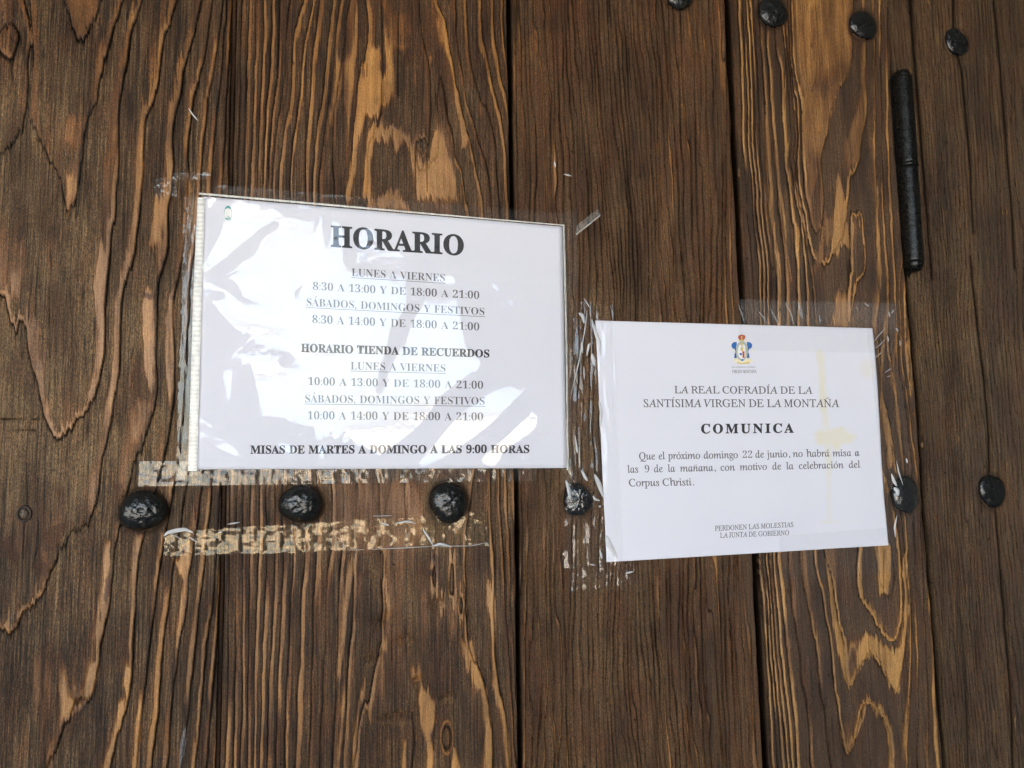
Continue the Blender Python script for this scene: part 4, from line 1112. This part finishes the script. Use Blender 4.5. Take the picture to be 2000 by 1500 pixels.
# the crest: flat print, built of coloured shapes one over the other
def cols(name, c):
    return ink(name, c)
m_blue = cols('print_blue', (0.035, 0.14, 0.42)); m_dblue = cols('print_dark_blue', (0.05, 0.10, 0.20))
m_red = cols('print_red', (0.42, 0.10, 0.06)); m_gold = cols('print_gold', (0.66, 0.50, 0.14)); m_cream = cols('print_cream', (0.80, 0.74, 0.50))
m_pgreen = cols('print_grey_green', (0.42, 0.45, 0.40)); m_white = cols('print_white', (0.80, 0.80, 0.80)); m_teal = cols('print_teal', (0.10, 0.36, 0.36))
crest = bpy.data.objects.new('crest', None); COL.objects.link(crest); crest.location = Vector(unproj(1451, 710)); crest.parent = sheetB
crest['label'] = 'blue, red and gold printed coat of arms under a crown'
E_ = lambda pts: T(1380, 630, 12.5, pts)
def ell(cx, cy, rx, ry, n=22, a0=0.0, a1=2 * math.pi):
    return [(cx + rx * math.cos(a0 + (a1 - a0) * q / n), cy + ry * math.sin(a0 + (a1 - a0) * q / n)) for q in range(n)]
def shape(name, polys, m, lay, base=BASE_B, hf=hB, parent=None, crop=E_):
    verts, faces = [], []
    for p in polys:
        p = crop(p); n0 = len(verts)
        X = np.array([q[0] for q in p]); Y = np.array([q[1] for q in p])
        P = unproj(X, Y, base + 0.0001 + lay * 0.00002); P[:, 1] -= hf(X, Y)
        verts += list(P); faces.append(tuple(range(n0, n0 + len(p))))
    o = link(name, pyd(name, verts, faces), m)
    pr = parent or crest
    o.parent = pr
    o.matrix_parent_inverse = Matrix.Translation(-(Vector(pr.location)))
    return o
mir = lambda p: [(2 * 868 - x, y) for x, y in p]
mantle = [(740, 470), (660, 480), (615, 530), (620, 600), (665, 640), (690, 640), (715, 720), (690, 760), (680, 860), (740, 870), (730, 740), (745, 660), (725, 600), (745, 540)]
shape('mantle', [mantle, mir(mantle)], m_blue, 0)
shape('mantle_shadow', [[(700, 600), (740, 640), (730, 760), (745, 860), (700, 860), (712, 720)], mir([(700, 600), (740, 640), (730, 760), (745, 860), (700, 860), (712, 720)])], m_dblue, 1)
shape('scroll_frame', [ell(868, 690, 150, 240)], m_pgreen, 2)
shape('shield', [ell(872, 700, 108, 190)], m_white, 3)
shape('ribbon', [[(670, 890), (720, 870), (790, 900), (870, 960), (950, 900), (1060, 870), (1130, 930), (1120, 965), (1070, 960), (1060, 1000), (890, 1015), (760, 1000), (745, 960), (690, 960)]], m_cream, 4)
shape('ribbon_shade', [[(750, 965), (870, 990), (1050, 955), (1060, 995), (890, 1010), (760, 998)]], m_gold, 5)
shape('figure', [[(865, 560), (900, 640), (900, 700), (850, 700), (840, 640)], ell(868, 530, 26, 40)], m_gold, 6)
shape('quarter_red', [[(880, 700), (935, 700), (935, 860), (885, 860)]], m_red, 7)
shape('quarter_blue', [[(815, 740), (870, 740), (870, 800), (815, 790)], ell(880, 915, 24, 26, 12)], m_blue, 8)
shape('crown', [[(800, 420), (770, 350), (800, 305), (868, 290), (935, 305), (960, 345), (925, 420)]], m_red, 9)
shape('crown_rim', [[(795, 415), (930, 415), (915, 450), (812, 450)], [(858, 270), (872, 270), (872, 295), (858, 295)], [(850, 330), (884, 330), (876, 410), (860, 410)]], m_gold, 10)
shape('scrolls', [ell(765, 440, 26, 20, 12), ell(970, 440, 26, 20, 12), ell(625, 665, 20, 28, 12), ell(1140, 665, 20, 28, 12)], m_cream, 1)
C_ = lambda *a, **k: text_line(*a, BASE_B, hB, sheetB, **k)
C_('REAL COFRADÍA DE LA SANTÍSIMA', 1429.5, 718, 1476, 718, 2.2, 2.2, 'r', m_ink3)
C_('VIRGEN MONTAÑA', 1430, 728.6, 1478, 728.2, 6, 6, 'r', m_ink2)

# the little oval mark printed near the sleeve's corner
mk = lambda p: T(280, 310, 10, p)
mark = bpy.data.objects.new('oval_mark', None); COL.objects.link(mark); mark.location = Vector(unproj(445, 417)); mark.parent = sheetA
mark['label'] = 'small white oval mark with teal rim'
shape('mark_rim', [ell(1655, 1070, 80, 155, 30)], m_teal, 0, BASE_A, lambda X, Y: hA(X, Y), mark, mk)
shape('mark_face', [ell(1650, 1082, 70, 140, 30)], m_white, 1, BASE_A, lambda X, Y: hA(X, Y), mark, mk)
shape('mark_letters', [[(1600, 950), (1640, 930), (1690, 945), (1700, 985), (1650, 965), (1605, 985)], [(1600, 1150), (1660, 1170), (1700, 1120), (1690, 1180), (1640, 1200), (1600, 1180)], [(1640, 1130), (1660, 1110), (1670, 1150)]], m_teal, 2, BASE_A, lambda X, Y: hA(X, Y), mark, mk)

# ------------------------------------------------------------------ the plastic sleeve: a crumpled film
k4 = lambda p: T(360, 350, 5, p)
k5 = lambda p: T(760, 380, 5, p)
k6 = lambda p: T(360, 640, 5, p)
k7 = lambda p: T(740, 640, 5, p)
CREASE = [   # (1 = faces the bright opening, 0 = turned away), outline in photo px, painted in order
    (1, k4([(215, 215), (355, 240), (260, 330)])),
    (1, k4([(460, 255), (740, 290), (745, 330), (600, 400), (500, 430), (450, 400)])),
    (1, k4([(190, 850), (240, 760), (340, 600), (390, 440), (480, 440), (650, 380), (760, 330), (900, 320), (960, 370), (1000, 390), (1060, 350), (1110, 350), (1130, 310), (1280, 310), (1340, 380),
            (1345, 500), (1385, 700), (1430, 560), (1430, 350), (1520, 390), (1530, 420), (1480, 430), (1600, 600)]) +
        [(680, 480), (682, 530), (697, 480), (706, 428), (716, 424), (728, 440), (733, 470), (760, 450), (778, 470), (778, 500), (794, 505), (795, 520), (838, 500), (842, 440), (848, 438), (862, 450), (868, 492), (872, 508), (878, 528), (880, 540), (888, 560), (888, 590), (894, 620), (900, 660), (908, 680)] +
        k7([(800, 130), (840, 230), (960, 320), (970, 400), (940, 450), (880, 460), (770, 540), (640, 640), (560, 700), (540, 760), (400, 950), (290, 1050), (140, 1150), (0, 1240), (-100, 1180), (-200, 1120)]) +
        k6([(1640, 1080), (1560, 1140), (1540, 1130), (1560, 1000), (1480, 1110), (1430, 1060), (1450, 950), (1340, 1300), (1300, 1150), (1250, 960), (1150, 1050), (990, 1070), (1040, 1150), (1090, 1230),
            (1000, 1220), (930, 1190), (870, 1090), (820, 980), (760, 860), (720, 640), (680, 440), (640, 360), (470, 370), (465, 500), (445, 700), (400, 790), (300, 790), (400, 750), (420, 640), (380, 490), (400, 370), (480, 250), (600, 160)]) +
        k4([(690, 1490), (560, 1500), (470, 1430), (370, 1330), (270, 1200), (190, 1120), (190, 1060)])),
    (0, k4([(180, 930), (340, 830), (560, 650), (740, 510), (860, 450), (920, 450), (935, 490), (880, 530), (790, 570), (740, 650), (700, 740), (560, 830), (480, 900), (350, 965), (170, 1000)])),
    (0, k4([(330, 985), (480, 985), (560, 1100), (582, 1215), (540, 1200), (430, 1110), (330, 1060), (230, 1030)])),
    (0, k4(ell(320, 1147, 92, 42, 18))),
    (0, k4([(1265, 430), (1320, 390), (1300, 470), (1250, 570)])),
    (0, k4([(1140, 1020), (1155, 1040), (1100, 1170), (1060, 1180), (1080, 1110)])),
    (0, k4([(1350, 380), (1420, 380), (1420, 600), (1385, 710), (1350, 540)])),
    (0, k4([(1545, 420), (1700, 420), (1690, 700), (1660, 900), (1600, 900), (1545, 830)])),
    (0, k5([(180, 500), (390, 500), (370, 800), (360, 980), (320, 1080), (220, 1250), (150, 1500), (-30, 1500), (60, 1280), (160, 1100), (150, 800)])),
    (0, k7([(280, 0), (230, 130), (170, 260), (80, 470), (30, 650), (-30, 640), (0, 450), (60, 250), (100, 0)])),
    (0, k6(ell(1000, 320, 85, 75, 16))),
    (0, k7([(640, 640), (900, 470), (960, 480), (840, 780), (700, 900), (560, 1080), (420, 1250), (350, 1350), (150, 1330), (290, 1060), (400, 950), (540, 760)])),
    (1, k5([(700, 620), (740, 650), (755, 760), (735, 790), (705, 740)])),
    (1, k5([(640, 890), (700, 850), (760, 860), (775, 930), (740, 960), (640, 950)])),
    (1, k5([(915, 740), (1000, 830), (1060, 950), (1040, 990), (990, 940), (930, 830)])),
    (1, k5([(1100, 1040), (1180, 1020), (1210, 1070), (1180, 1110), (1110, 1090)])),
    (1, k7([(380, 1370), (420, 1270), (540, 1130), (650, 990), (830, 800), (930, 740), (1090, 620), (1200, 580), (1440, 510), (1510, 460), (1490, 540), (1370, 650), (1250, 770), (1150, 880), (1050, 980), (930, 1060), (780, 1180), (600, 1280), (500, 1330)])),
    (1, k7([(980, 1290), (1100, 1180), (1200, 1080), (1330, 960), (1420, 870), (1470, 820), (1530, 870), (1530, 950), (1440, 1050), (1330, 1120), (1210, 1230), (1180, 1310), (1110, 1360), (1040, 1350)])),
    (1, k7([(1330, 1310), (1390, 1230), (1500, 1160), (1580, 1160), (1590, 1200), (1500, 1260), (1420, 1300)])),
    (1, k6([(150, 1040), (300, 1045), (430, 1110), (480, 1160), (550, 1230), (490, 1250), (380, 1200), (270, 1150), (170, 1090)])),
    (1, k6([(150, 900), (260, 930), (285, 975), (200, 965), (150, 990)])),
    (1, k6([(120, 1110), (230, 1150), (235, 1200), (180, 1250), (120, 1260)])),
    (1, k6([(640, 910), (740, 905), (790, 930), (720, 1010), (680, 1040)])),
    (1, [(684, 843), (700, 838), (716, 846), (726, 838), (730, 852), (722, 868), (700, 872), (688, 862)]),
]
def blur(a, n):
    k = np.exp(-np.linspace(-2.2, 2.2, 2 * n + 1) ** 2); k /= k.sum()
    p = np.pad(a, n, mode='edge')
    p = np.apply_along_axis(lambda r: np.convolve(r, k, 'valid'), 1, p)
    return np.apply_along_axis(lambda r: np.convolve(r, k, 'valid'), 0, p)

OPEN_EDGE = math.radians(8.0)
def sleeve_relief(nx, ny, corners):
    U, V = np.meshgrid(np.linspace(0, 1, nx), np.linspace(0, 1, ny))
    Q = quad_px(corners, U, V); X, Y = Q[..., 0], Q[..., 1]
    m = np.zeros_like(X)
    jx = X + 2.0 * fbm(X / 14.0, Y / 14.0, 401); jy = Y + 2.0 * fbm(X / 14.0, Y / 14.0, 402)
    for v, p in CREASE:
        q = inpoly(jx, jy, p)
        m[q] = v
    m = blur(m, 4)
    P = unproj(X, Y)
    phi = np.arctan2(P[..., 0] - CAM[0], D)                 # heading of the mirrored view ray over a flat film
    tb = np.minimum(phi - 0.03, math.radians(-1.0)) 
    td = np.maximum(phi + 0.00, math.radians(17.0))
    tgt = tb * m + td * (1 - m)
    sx = np.tan((phi - tgt) / 2)
    sx = sx + 0.010 * fbm(X / 30.0, Y / 30.0, 405)
    sz = 0.030 * fbm(X / 60.0, Y / 60.0, 406)
    # integrate the slopes (least squares, the sideways slope weighs more)
    pad = 90
    dx = 0.297 / (nx - 1); dz = 0.210 / (ny - 1)
    S = np.pad(sx, ((pad, pad), (pad, pad)), mode='edge')
    wy = np.ones(S.shape[0]); wx = np.ones(S.shape[1])
    r = np.linspace(0, 1, pad); s_ = r * r * (3 - 2 * r)
    wx[:pad] = s_; wx[-pad:] = s_[::-1]; wy[:pad] = s_; wy[-pad:] = s_[::-1]
    S = S * wx[None] * wy[:, None]
    rowm = S.sum(1, keepdims=True) / (2 * pad)              # let each row close again outside the sleeve
    S[:, :pad] -= rowm; S[:, -pad:] -= rowm
    kx = np.fft.fftfreq(S.shape[1], dx)[None] * 2 * np.pi; kz = np.fft.fftfreq(S.shape[0], dz)[:, None] * 2 * np.pi
    w = 0.07
    den = kx ** 2 + w * kz ** 2; den[0, 0] = 1
    H = np.fft.ifft2(-1j * kx * np.fft.fft2(S) / den).real
    H = H[pad:-pad, pad:-pad]
    return X, Y, H
nx, ny = 520, 380
X, Y, H = sleeve_relief(nx, ny, SL)
H = H + 0.00005 * fbm(X / 8.0, Y / 8.0, 420)
H = H - np.percentile(H, 1)
sleeve_base = BASE_A + 0.0006
P = unproj(X, Y, sleeve_base); P[..., 1] -= np.clip(H, -0.0003, None)
sleeve = empty('plastic_sleeve', Vector(unproj(740, 919)), 'crumpled clear plastic sleeve holding the timetable, left of the plain notice', 'plastic sleeve')
o = link('front_film', grid_mesh('front_film', P, {'haze': X * 0 + 0.0}), m_film); adopt(sleeve, o)
# punched edge strip with its row of welded beads, and the welded top edge
def strip(name, pts_l, pts_r, base, m, n, hz, bead=0.0, bf=0.0):
    vl = np.array(pts_l, float); vr = np.array(pts_r, float)
    t = np.linspace(0, 1, n)
    L = np.stack([np.interp(t, np.linspace(0, 1, len(vl)), vl[:, q]) for q in (0, 1)], 1)
    R = np.stack([np.interp(t, np.linspace(0, 1, len(vr)), vr[:, q]) for q in (0, 1)], 1)
    nn = 9
    s = np.linspace(0, 1, nn)
    Q = L[:, None] * (1 - s)[None, :, None] + R[:, None] * s[None, :, None]
    P = unproj(Q[..., 0], Q[..., 1], base)
    ph = t[:, None] * bf * 2 * math.pi
    P[..., 1] -= bead * (0.5 + 0.5 * np.cos(ph)) * np.sin(math.pi * s)[None] ** 0.5 + bead * 0.6 * fbm(Q[..., 0] / 7.0, Q[..., 1] / 12.0, 77)
    Hh = hz * (0.82 + 0.18 * np.cos(ph)) * (0.4 + 0.6 * np.sin(math.pi * s)[None]) + 0 * P[..., 0]
    Hh = np.clip(Hh + 0.25 * fbm(Q[..., 0] / 9.0, Q[..., 1] / 22.0, 78), 0, 0.9)
    return link(name, grid_mesh(name, P, {'haze': Hh}), m)
o = strip('punched_strip', [(386, 386), (378, 560), (372, 760), (367, 920)], [(400, 386), (395, 560), (389, 760), (385, 920)], sleeve_base + 0.0008, m_weld, 520, 0.6, 0.00014, 62)
adopt(sleeve, o)
o = strip('welded_edge', [(388, 376), (560, 391), (760, 409), (940, 425), (1102, 439)], [(388, 380), (560, 395), (760, 412.5), (940, 427.5), (1102, 441)], sleeve_base + 0.0012, m_weld, 600, 0.7, 0.0004, 130)
adopt(sleeve, o)
o = strip('side_edge', [(1099, 440), (1102, 560), (1105, 700), (1107, 918)], [(1103, 440), (1106, 560), (1109, 700), (1111, 918)], sleeve_base + 0.0008, m_weld, 200, 0.1, 0.0003, 9)
adopt(sleeve, o)

# ------------------------------------------------------------------ adhesive tapes
def relief_at(X, Y):
    """height of the wood under a point, so that the tape follows the ridges"""
    H = np.zeros_like(X)
    for i, (gx, gy, gh) in enumerate(RELIEF):
        ys = gy[:, 0]
        j = np.clip(np.searchsorted(ys, Y) - 1, 0, len(ys) - 2)
        xl = gx[j, 0]; xr = gx[j, -1]
        ok = (X >= xl) & (X <= xr)
        row = j[ok]
        # rows are stretched copies of the same parameter
        n = gx.shape[1]
        u = (X[ok] - xl[ok]) / (xr[ok] - xl[ok])
        par = (gx[0] - gx[0, 0]) / (gx[0, -1] - gx[0, 0])
        c = np.clip(np.searchsorted(par, u) - 1, 0, n - 2)
        H[ok] = gh[row, c]
    return H

TG = 'clear adhesive tape strips'
def rag(seed, a=2.0):
    def f(X, Y, U, V):
        e = (np.abs(U - 0.5) > 0.49) | (np.abs(V - 0.5) > 0.49)
        return X + a * vn(Y / 7.0, X / 9.0, seed) * (np.abs(U - 0.5) * 2) ** 8, Y + a * 0.7 * vn(X / 9.0, Y / 9.0, seed + 1) * (np.abs(V - 0.5) * 2) ** 8
    return f
def conform(seed, follow=0.55, amp=0.0, sx=4.0, sy=14.0, wr=0.0, wa=0.0, wf=20.0, lift=0.0002):
    def f(X, Y, U, V):
        h = relief_at(X, Y)
        n = (X.shape[1] - 1) / max(X.max() - X.min(), 1)
        k = max(1, int(1.6 * n))
        h = blur(blur(h, 5), 4)
        r = lift + follow * h + amp * fbm(X / sx, Y / sy, seed, 2)
        if wr:
            c, s = math.cos(wa), math.sin(wa)
            q = (X * c + Y * s) / wf + 1.3 * fbm(X / 60.0, Y / 60.0, seed + 5)
            r = r + wr * np.abs(np.sin(q * math.pi)) ** 0.5 * (0.5 + 0.5 * vn((X * -s + Y * c) / 50.0, q, seed + 6))
        return r
    return f
def tape(label, corners, base, hf, m=None, px=1.6, edge=None, haze=None, name='tape_strip', cat='adhesive tape'):
    c = np.array(corners, float)
    w = max(np.linalg.norm(c[1] - c[0]), np.linalg.norm(c[2] - c[3])); h = max(np.linalg.norm(c[3] - c[0]), np.linalg.norm(c[2] - c[1]))
    o = film(name, corners, int(w / px) + 2, int(h / px) + 2, base, hf, m or m_tape, edge, haze)
    tag(o, label, cat, TG)
    return o

tape('long clear tape strip stuck along the top edge of the sleeve', [(420, 359), (1104, 416), (1100, 462), (416, 404)], 0.0004 + 0.0030,
     lambda X, Y, U, V: 0.0001 * fbm(X / 12, Y / 6, 3) - 0.0020 * sst(0.42, 0.2, V), m_tape)
tape('short crinkled tape square left of the sleeve corner, lower of two', [(303, 350), (340, 346), (347, 384), (303, 387)], 0.0008, conform(511, 0.5, 0.00025, 5, 8), m_tape, edge=rag(1))
tape('narrow tape tab above the sleeve corner', [(336, 338), (411, 337), (411, 351), (337, 352)], 0.0010, conform(515, 0.4, 0.00022, 6, 8), m_tape, edge=rag(5))
tape('long clear tape strip down the left side of the sleeve', [(361, 384), (396, 384), (386, 925), (344, 940)], 0.0016, conform(521, 0.5, 0.00030, 5, 30), m_tape, edge=rag(2, 3))
tape('long clear tape strip under the bottom edge of the timetable', [(272, 901), (1050, 893), (1048, 939), (270, 950)], 0.0008, conform(531, 0.45, 0.00060, 19, 15), m_tape)
tape('wrinkled tape strip down the right side of the sleeve', [(1096, 412), (1128, 414), (1124, 940), (1100, 942)], 0.0018, conform(541, 0.35, 0.0002, 8, 60, 0.0004, 0.1, 12), m_tape, edge=rag(3, 2))
def loose(X, Y, U, V):
    h = relief_at(X, Y); h = blur(h, 2)
    top = sst(0.45, 0.0, V)
    left = sst(0.2, 0.0, U)
    return 0.0003 + 0.4 * blur(blur(h, 6), 4) + 0.00075 * fbm(X / 21, Y / 17, 551, 2) + top * 0.0012 * (0.5 + 0.5 * fbm(X / 55.0, Y / 30, 552)) + left * 0.0016 * (0.5 + 0.5 * vn(X / 12, Y / 12, 553))
tape('loose torn tape strip below the nail row, stuck to nothing', [(320, 1040), (958, 1000), (953, 1066), (322, 1086)], 0.0008, loose, m_tape_warm, edge=rag(4, 3))
# curled, milky lips of the loose tape
def lip(label_part, pts, w, base, parent, m=m_weld, hz=0.55):
    pts = np.array(pts, float); t = np.linspace(0, 1, len(pts)); tt = np.linspace(0, 1, 40)
    C = np.stack([np.interp(tt, t, pts[:, 0]), np.interp(tt, t, pts[:, 1])], 1)
    for _ in range(3): C[1:-1] = (C[:-2] + C[1:-1] * 2 + C[2:]) / 4
    d = np.gradient(C, axis=0); nrm = np.stack([-d[:, 1], d[:, 0]], 1) / (np.linalg.norm(d, axis=1, keepdims=True) + 1e-9)
    s = np.linspace(-1, 1, 7)
    prof_ = w * np.sin(math.pi * np.clip(tt, 0.02, 0.98)) ** 0.6
    Q = C[:, None] + nrm[:, None] * (s[None, :, None] * prof_[:, None, None])
    P = unproj(Q[..., 0], Q[..., 1], base)
    P[..., 1] -= 0.0012 * (1 - s[None] ** 2) * np.sin(math.pi * tt)[:, None]
    o = link(label_part, grid_mesh(label_part, P, {'haze': Q[..., 0] * 0 + hz}), m)
    if parent is not None: adopt(parent, o)
    return o
loose_tape = bpy.data.objects['tape_strip.004'] if 'tape_strip.004' in bpy.data.objects else None
for o_ in list(COL.objects):
    if o_.get('label', '').startswith('loose torn'): loose_tape = o_
m_lip = film_mat('milky_tape_fold_glint', 3.0, 0.5, 0.12, bdist=0.0002, bscale=300.0, hazecol=(0.78, 0.79, 0.82))
for pts, w in (([(320, 1047), (328, 1040), (345, 1036), (362, 1034), (377, 1040)], 4.0), ([(335, 1045), (345, 1048), (352, 1052)], 1.2), ([(370, 1049), (385, 1059)], 1.5),
               ([(426, 1040), (437, 1037)], 1.6), ([(444, 1024), (469, 1020)], 1.8), ([(728, 1008), (766, 1007)], 1.0), ([(772, 1022), (795, 1018), (812, 1022)], 2.0),
               ([(745, 1022), (760, 1026)], 2.2), ([(826, 1034), (836, 1048), (845, 1064)], 2.2), ([(843, 1067), (860, 1062), (882, 1068)], 2.6), ([(677, 1074), (712, 1073.5)], 0.7), ([(723, 1073), (790, 1070), (845, 1067)], 1.0), ([(845, 1067), (920, 1066), (950, 1060)], 0.9)):
    lip('tape_fold', pts, w, 0.0030, loose_tape, m_lip, 0.3)

# tapes of the plain sheet
tape('wide clear tape strip across the top of the plain sheet', [(1446, 586), (1752, 592), (1745, 690), (1440, 684)], BASE_B + 0.0012,
     lambda X, Y, U, V: 0.0004 + 0.3 * blur(relief_at(X, Y), 2) * sst(0.55, 0.4, V) + 0.0016 * np.abs(np.sin((X * 0.8 - Y * 0.6) / 22.0 + 1.5 * fbm(X / 50, Y / 50, 7))) ** 0.6 * (0.45 + 0.55 * vn(X / 45, Y / 25, 8)) * sst(0, 0.2, V) + 0.00035 * fbm(X / 7, Y / 9, 9) * sst(0.6, 0.3, V), m_tape_c, edge=rag(6, 1.2), haze=lambda X, Y, U, V: 0.045 * sst(0.6, 0.4, V))
tape('crinkled tape strip down the right edge of the plain sheet', [(1688, 604), (1758, 604), (1796, 1030), (1740, 1100)], BASE_B + 0.0008,
     lambda X, Y, U, V: 0.0003 + 0.35 * blur(relief_at(X, Y), 2) + 0.0014 * np.abs(np.sin((X * 0.5 + Y * 0.85) / 17.0 + 2 * fbm(X / 40, Y / 60, 17))) ** 0.6 * (0.3 + 0.7 * vn(X / 25, Y / 35, 18)) + 0.0055 * np.exp(-(((X - 1767) / 30.0) ** 2 + ((Y - 966) / 38.0) ** 2) ** 2), m_tape_c, edge=rag(7, 1.2))
def left_b(X, Y, U, V):
    c = np.exp(-(((X - 1127) / 34.0) ** 2 + ((Y - 976) / 38.0) ** 2) ** 2)
    an = np.arctan2(Y - 976, X - 1127); rd = np.hypot(X - 1127, Y - 976)
    ray = np.abs(np.sin(an * 7 + 2 * fbm(X / 40, Y / 40, 21))) ** 0.7 * np.exp(-((rd - 50) / 60.0) ** 2)
    w = np.abs(np.sin((X * 0.95 - Y * 0.18) / 15.0 + 2.0 * fbm(X / 30, Y / 90, 22))) ** 0.6
    return 0.0004 + 0.4 * blur(relief_at(X, Y), 2) + 0.0062 * c + 0.0012 * ray + 0.0012 * w * (0.35 + 0.65 * vn(X / 18, Y / 45, 23))
tape('wide crinkled tape strip down the left edge of the plain sheet, over a nail', [(1122, 588), (1196, 596), (1216, 1100), (1096, 1110)], BASE_B + 0.0004, left_b, m_tape_c, px=1.5, edge=rag(8, 1.2))
tape('clear tape strip across the bottom edge of the plain sheet', [(1520, 1046), (1745, 1030), (1752, 1118), (1528, 1134)], BASE_B + 0.0012,
     lambda X, Y, U, V: 0.0003 + 0.3 * blur(relief_at(X, Y), 2) * sst(0.3, 0.6, V) + 0.0012 * np.abs(np.sin((X * 0.9 + Y * 0.3) / 20.0 + 2 * fbm(X / 50, Y / 30, 27))) ** 0.7 * (0.4 + 0.6 * vn(X / 30, Y / 25, 28)), m_tape_c, edge=rag(9, 1.2))
tape('crumpled tape end stuck to the wood below the sheet corner', [(1112, 1102), (1236, 1090), (1248, 1150), (1116, 1152)], 0.0008,
     lambda X, Y, U, V: 0.0003 + 0.5 * blur(relief_at(X, Y), 2) + 0.0010 * np.abs(np.sin(np.hypot(X - 1120, Y - 1180) / 9.0 + 1.5 * fbm(X / 20, Y / 20, 31))) ** 0.7 * (0.4 + 0.6 * vn(X / 14, Y / 14, 32)), m_tape_c, edge=rag(10, 4))
# folded-up tape flap by the sleeve's upper right corner
fl = tape('turned-up tape flap beside the upper right corner of the sleeve', [(1126, 440), (1168, 408), (1170, 424), (1122, 462)], 0.0030, lambda X, Y, U, V: 0.0035 * V + 0.0004 * fbm(X / 8, Y / 8, 41), m_weld,
          haze=lambda X, Y, U, V: 0.0 + 0.45 * sst(0.7, 1.0, V) - 0.30)
# glints on the crinkled left tape, added as pale slivers
left_tape = None
for o_ in list(COL.objects):
    if o_.get('label', '').startswith('wide crinkled tape strip down the left'): left_tape = o_
for pts, w in (([(1130, 611), (1138, 616), (1141, 632)], 3.2), ([(1140, 582), (1152, 601)], 1.0), ([(1147, 605), (1143, 640), (1130, 710), (1113, 780)], 1.0), ([(1143, 634), (1134, 690), (1122, 740)], 0.8),
               ([(1156, 624), (1162, 645), (1170, 668), (1173, 694)], 3.6), ([(1146, 695), (1150, 675), (1153, 670)], 2.6), ([(1156, 690), (1160, 705), (1161, 715)], 4.2), ([(1136, 668), (1138, 690)], 2.0),
               ([(1170, 782), (1174, 805), (1172, 835)], 2.8), ([(1140, 715), (1141, 742)], 1.3), ([(1123, 850), (1126, 872), (1128, 886)], 2.0), ([(1105, 938), (1111, 955), (1114, 978)], 3.4), ([(1135, 918), (1143, 932), (1148, 940)], 3.0),
               ([(1161, 926), (1170, 945), (1179, 972)], 4.5), ([(1158, 968), (1162, 975), (1172, 978)], 2.4), ([(1169, 990), (1174, 988)], 2.2), ([(1184, 1045), (1190, 1065), (1205, 1090)], 6.0), ([(1172, 1075), (1176, 1092)], 2.2),
               ([(1221, 1120), (1238, 1116)], 2.0), ([(1152, 1102), (1163, 1104)], 1.5)):
    lip('tape_glint', pts, w, 0.0045, left_tape, m_lip, 0.2)
right_tape = None  # glints on the right and top tapes are added pale slivers too
for o_ in list(COL.objects):
    if o_.get('label', '').startswith('crinkled tape strip down the right edge of the plain'): right_tape = o_
for pts, w in (([(1752, 1006), (1747, 1030), (1749, 1050)], 1.6), ([(1741, 925), (1746, 940), (1752, 950)], 3.0), ([(1746, 952), (1752, 958), (1755, 968)], 4.0), ([(1751, 900), (1754, 920), (1764, 948)], 0.8), ([(1770, 895), (1772, 905)], 1.6)):
    lip('tape_glint', pts, w, 0.0100, right_tape, m_lip, 0.2)
top_tape = None
for o_ in list(COL.objects):
    if o_.get('label', '').startswith('wide clear tape strip across the top of the plain'): top_tape = o_
for pts, w in (([(1706, 668), (1716, 655), (1730, 640)], 0.8), ([(1706, 682), (1718, 674), (1728, 662)], 0.7), ([(1708, 700), (1722, 688)], 0.9), ([(1728, 728), (1737, 722), (1741, 720)], 1.2), ([(1732, 736), (1742, 733)], 0.8),
               ([(1735, 608), (1738, 620)], 0.9), ([(1741, 612), (1746, 605)], 0.9), ([(1750, 640), (1754, 648)], 1.2), ([(1733, 655), (1735, 668)], 0.8), ([(1757, 664), (1758, 676)], 0.8)):
    lip('tape_glint', pts, w, 0.0060, right_tape, m_lip, 0.0)
for pts, w in (([(1442, 595), (1448, 612), (1455, 630)], 1.4), ([(1480, 605), (1492, 622), (1500, 634)], 1.5), ([(1503, 600), (1512, 618), (1522, 634)], 1.8), ([(1534, 592), (1545, 612), (1550, 634)], 1.6), ([(1559, 590), (1564, 608), (1568, 622)], 3.6),
               ([(1600, 616), (1603, 632)], 2.0), ([(1672, 600), (1676, 607)], 0.8), ([(1688, 592), (1700, 600)], 2.2)):
    lip('tape_glint', pts, w, 0.0050, top_tape, m_lip, -0.22)
# small stray scraps of tape left on the planks
scrap = 0
for lab, pts, w in (('thin curved tape shard on the left plank above the sleeve corner', [(368, 211), (375, 222), (387, 236)], 1.6),
                    ('tiny tape scrap on the fine-grained plank, upper of two', [(1083, 315), (1085, 327)], 1.6),
                    ('tiny tape scrap on the fine-grained plank, lower of two', [(1101, 340), (1117, 344)], 1.5),
                    ('dull grey tape sliver on the lower left plank', [(362, 1420), (358, 1450), (352, 1500)], 5.5)):
    o = lip('tape_scrap', pts, w, 0.0022, None, m_lip if 'dull' not in lab else m_tape_c, 0.10 if 'dull' in lab else 0.3)
    tag(o, lab, 'tape scrap')
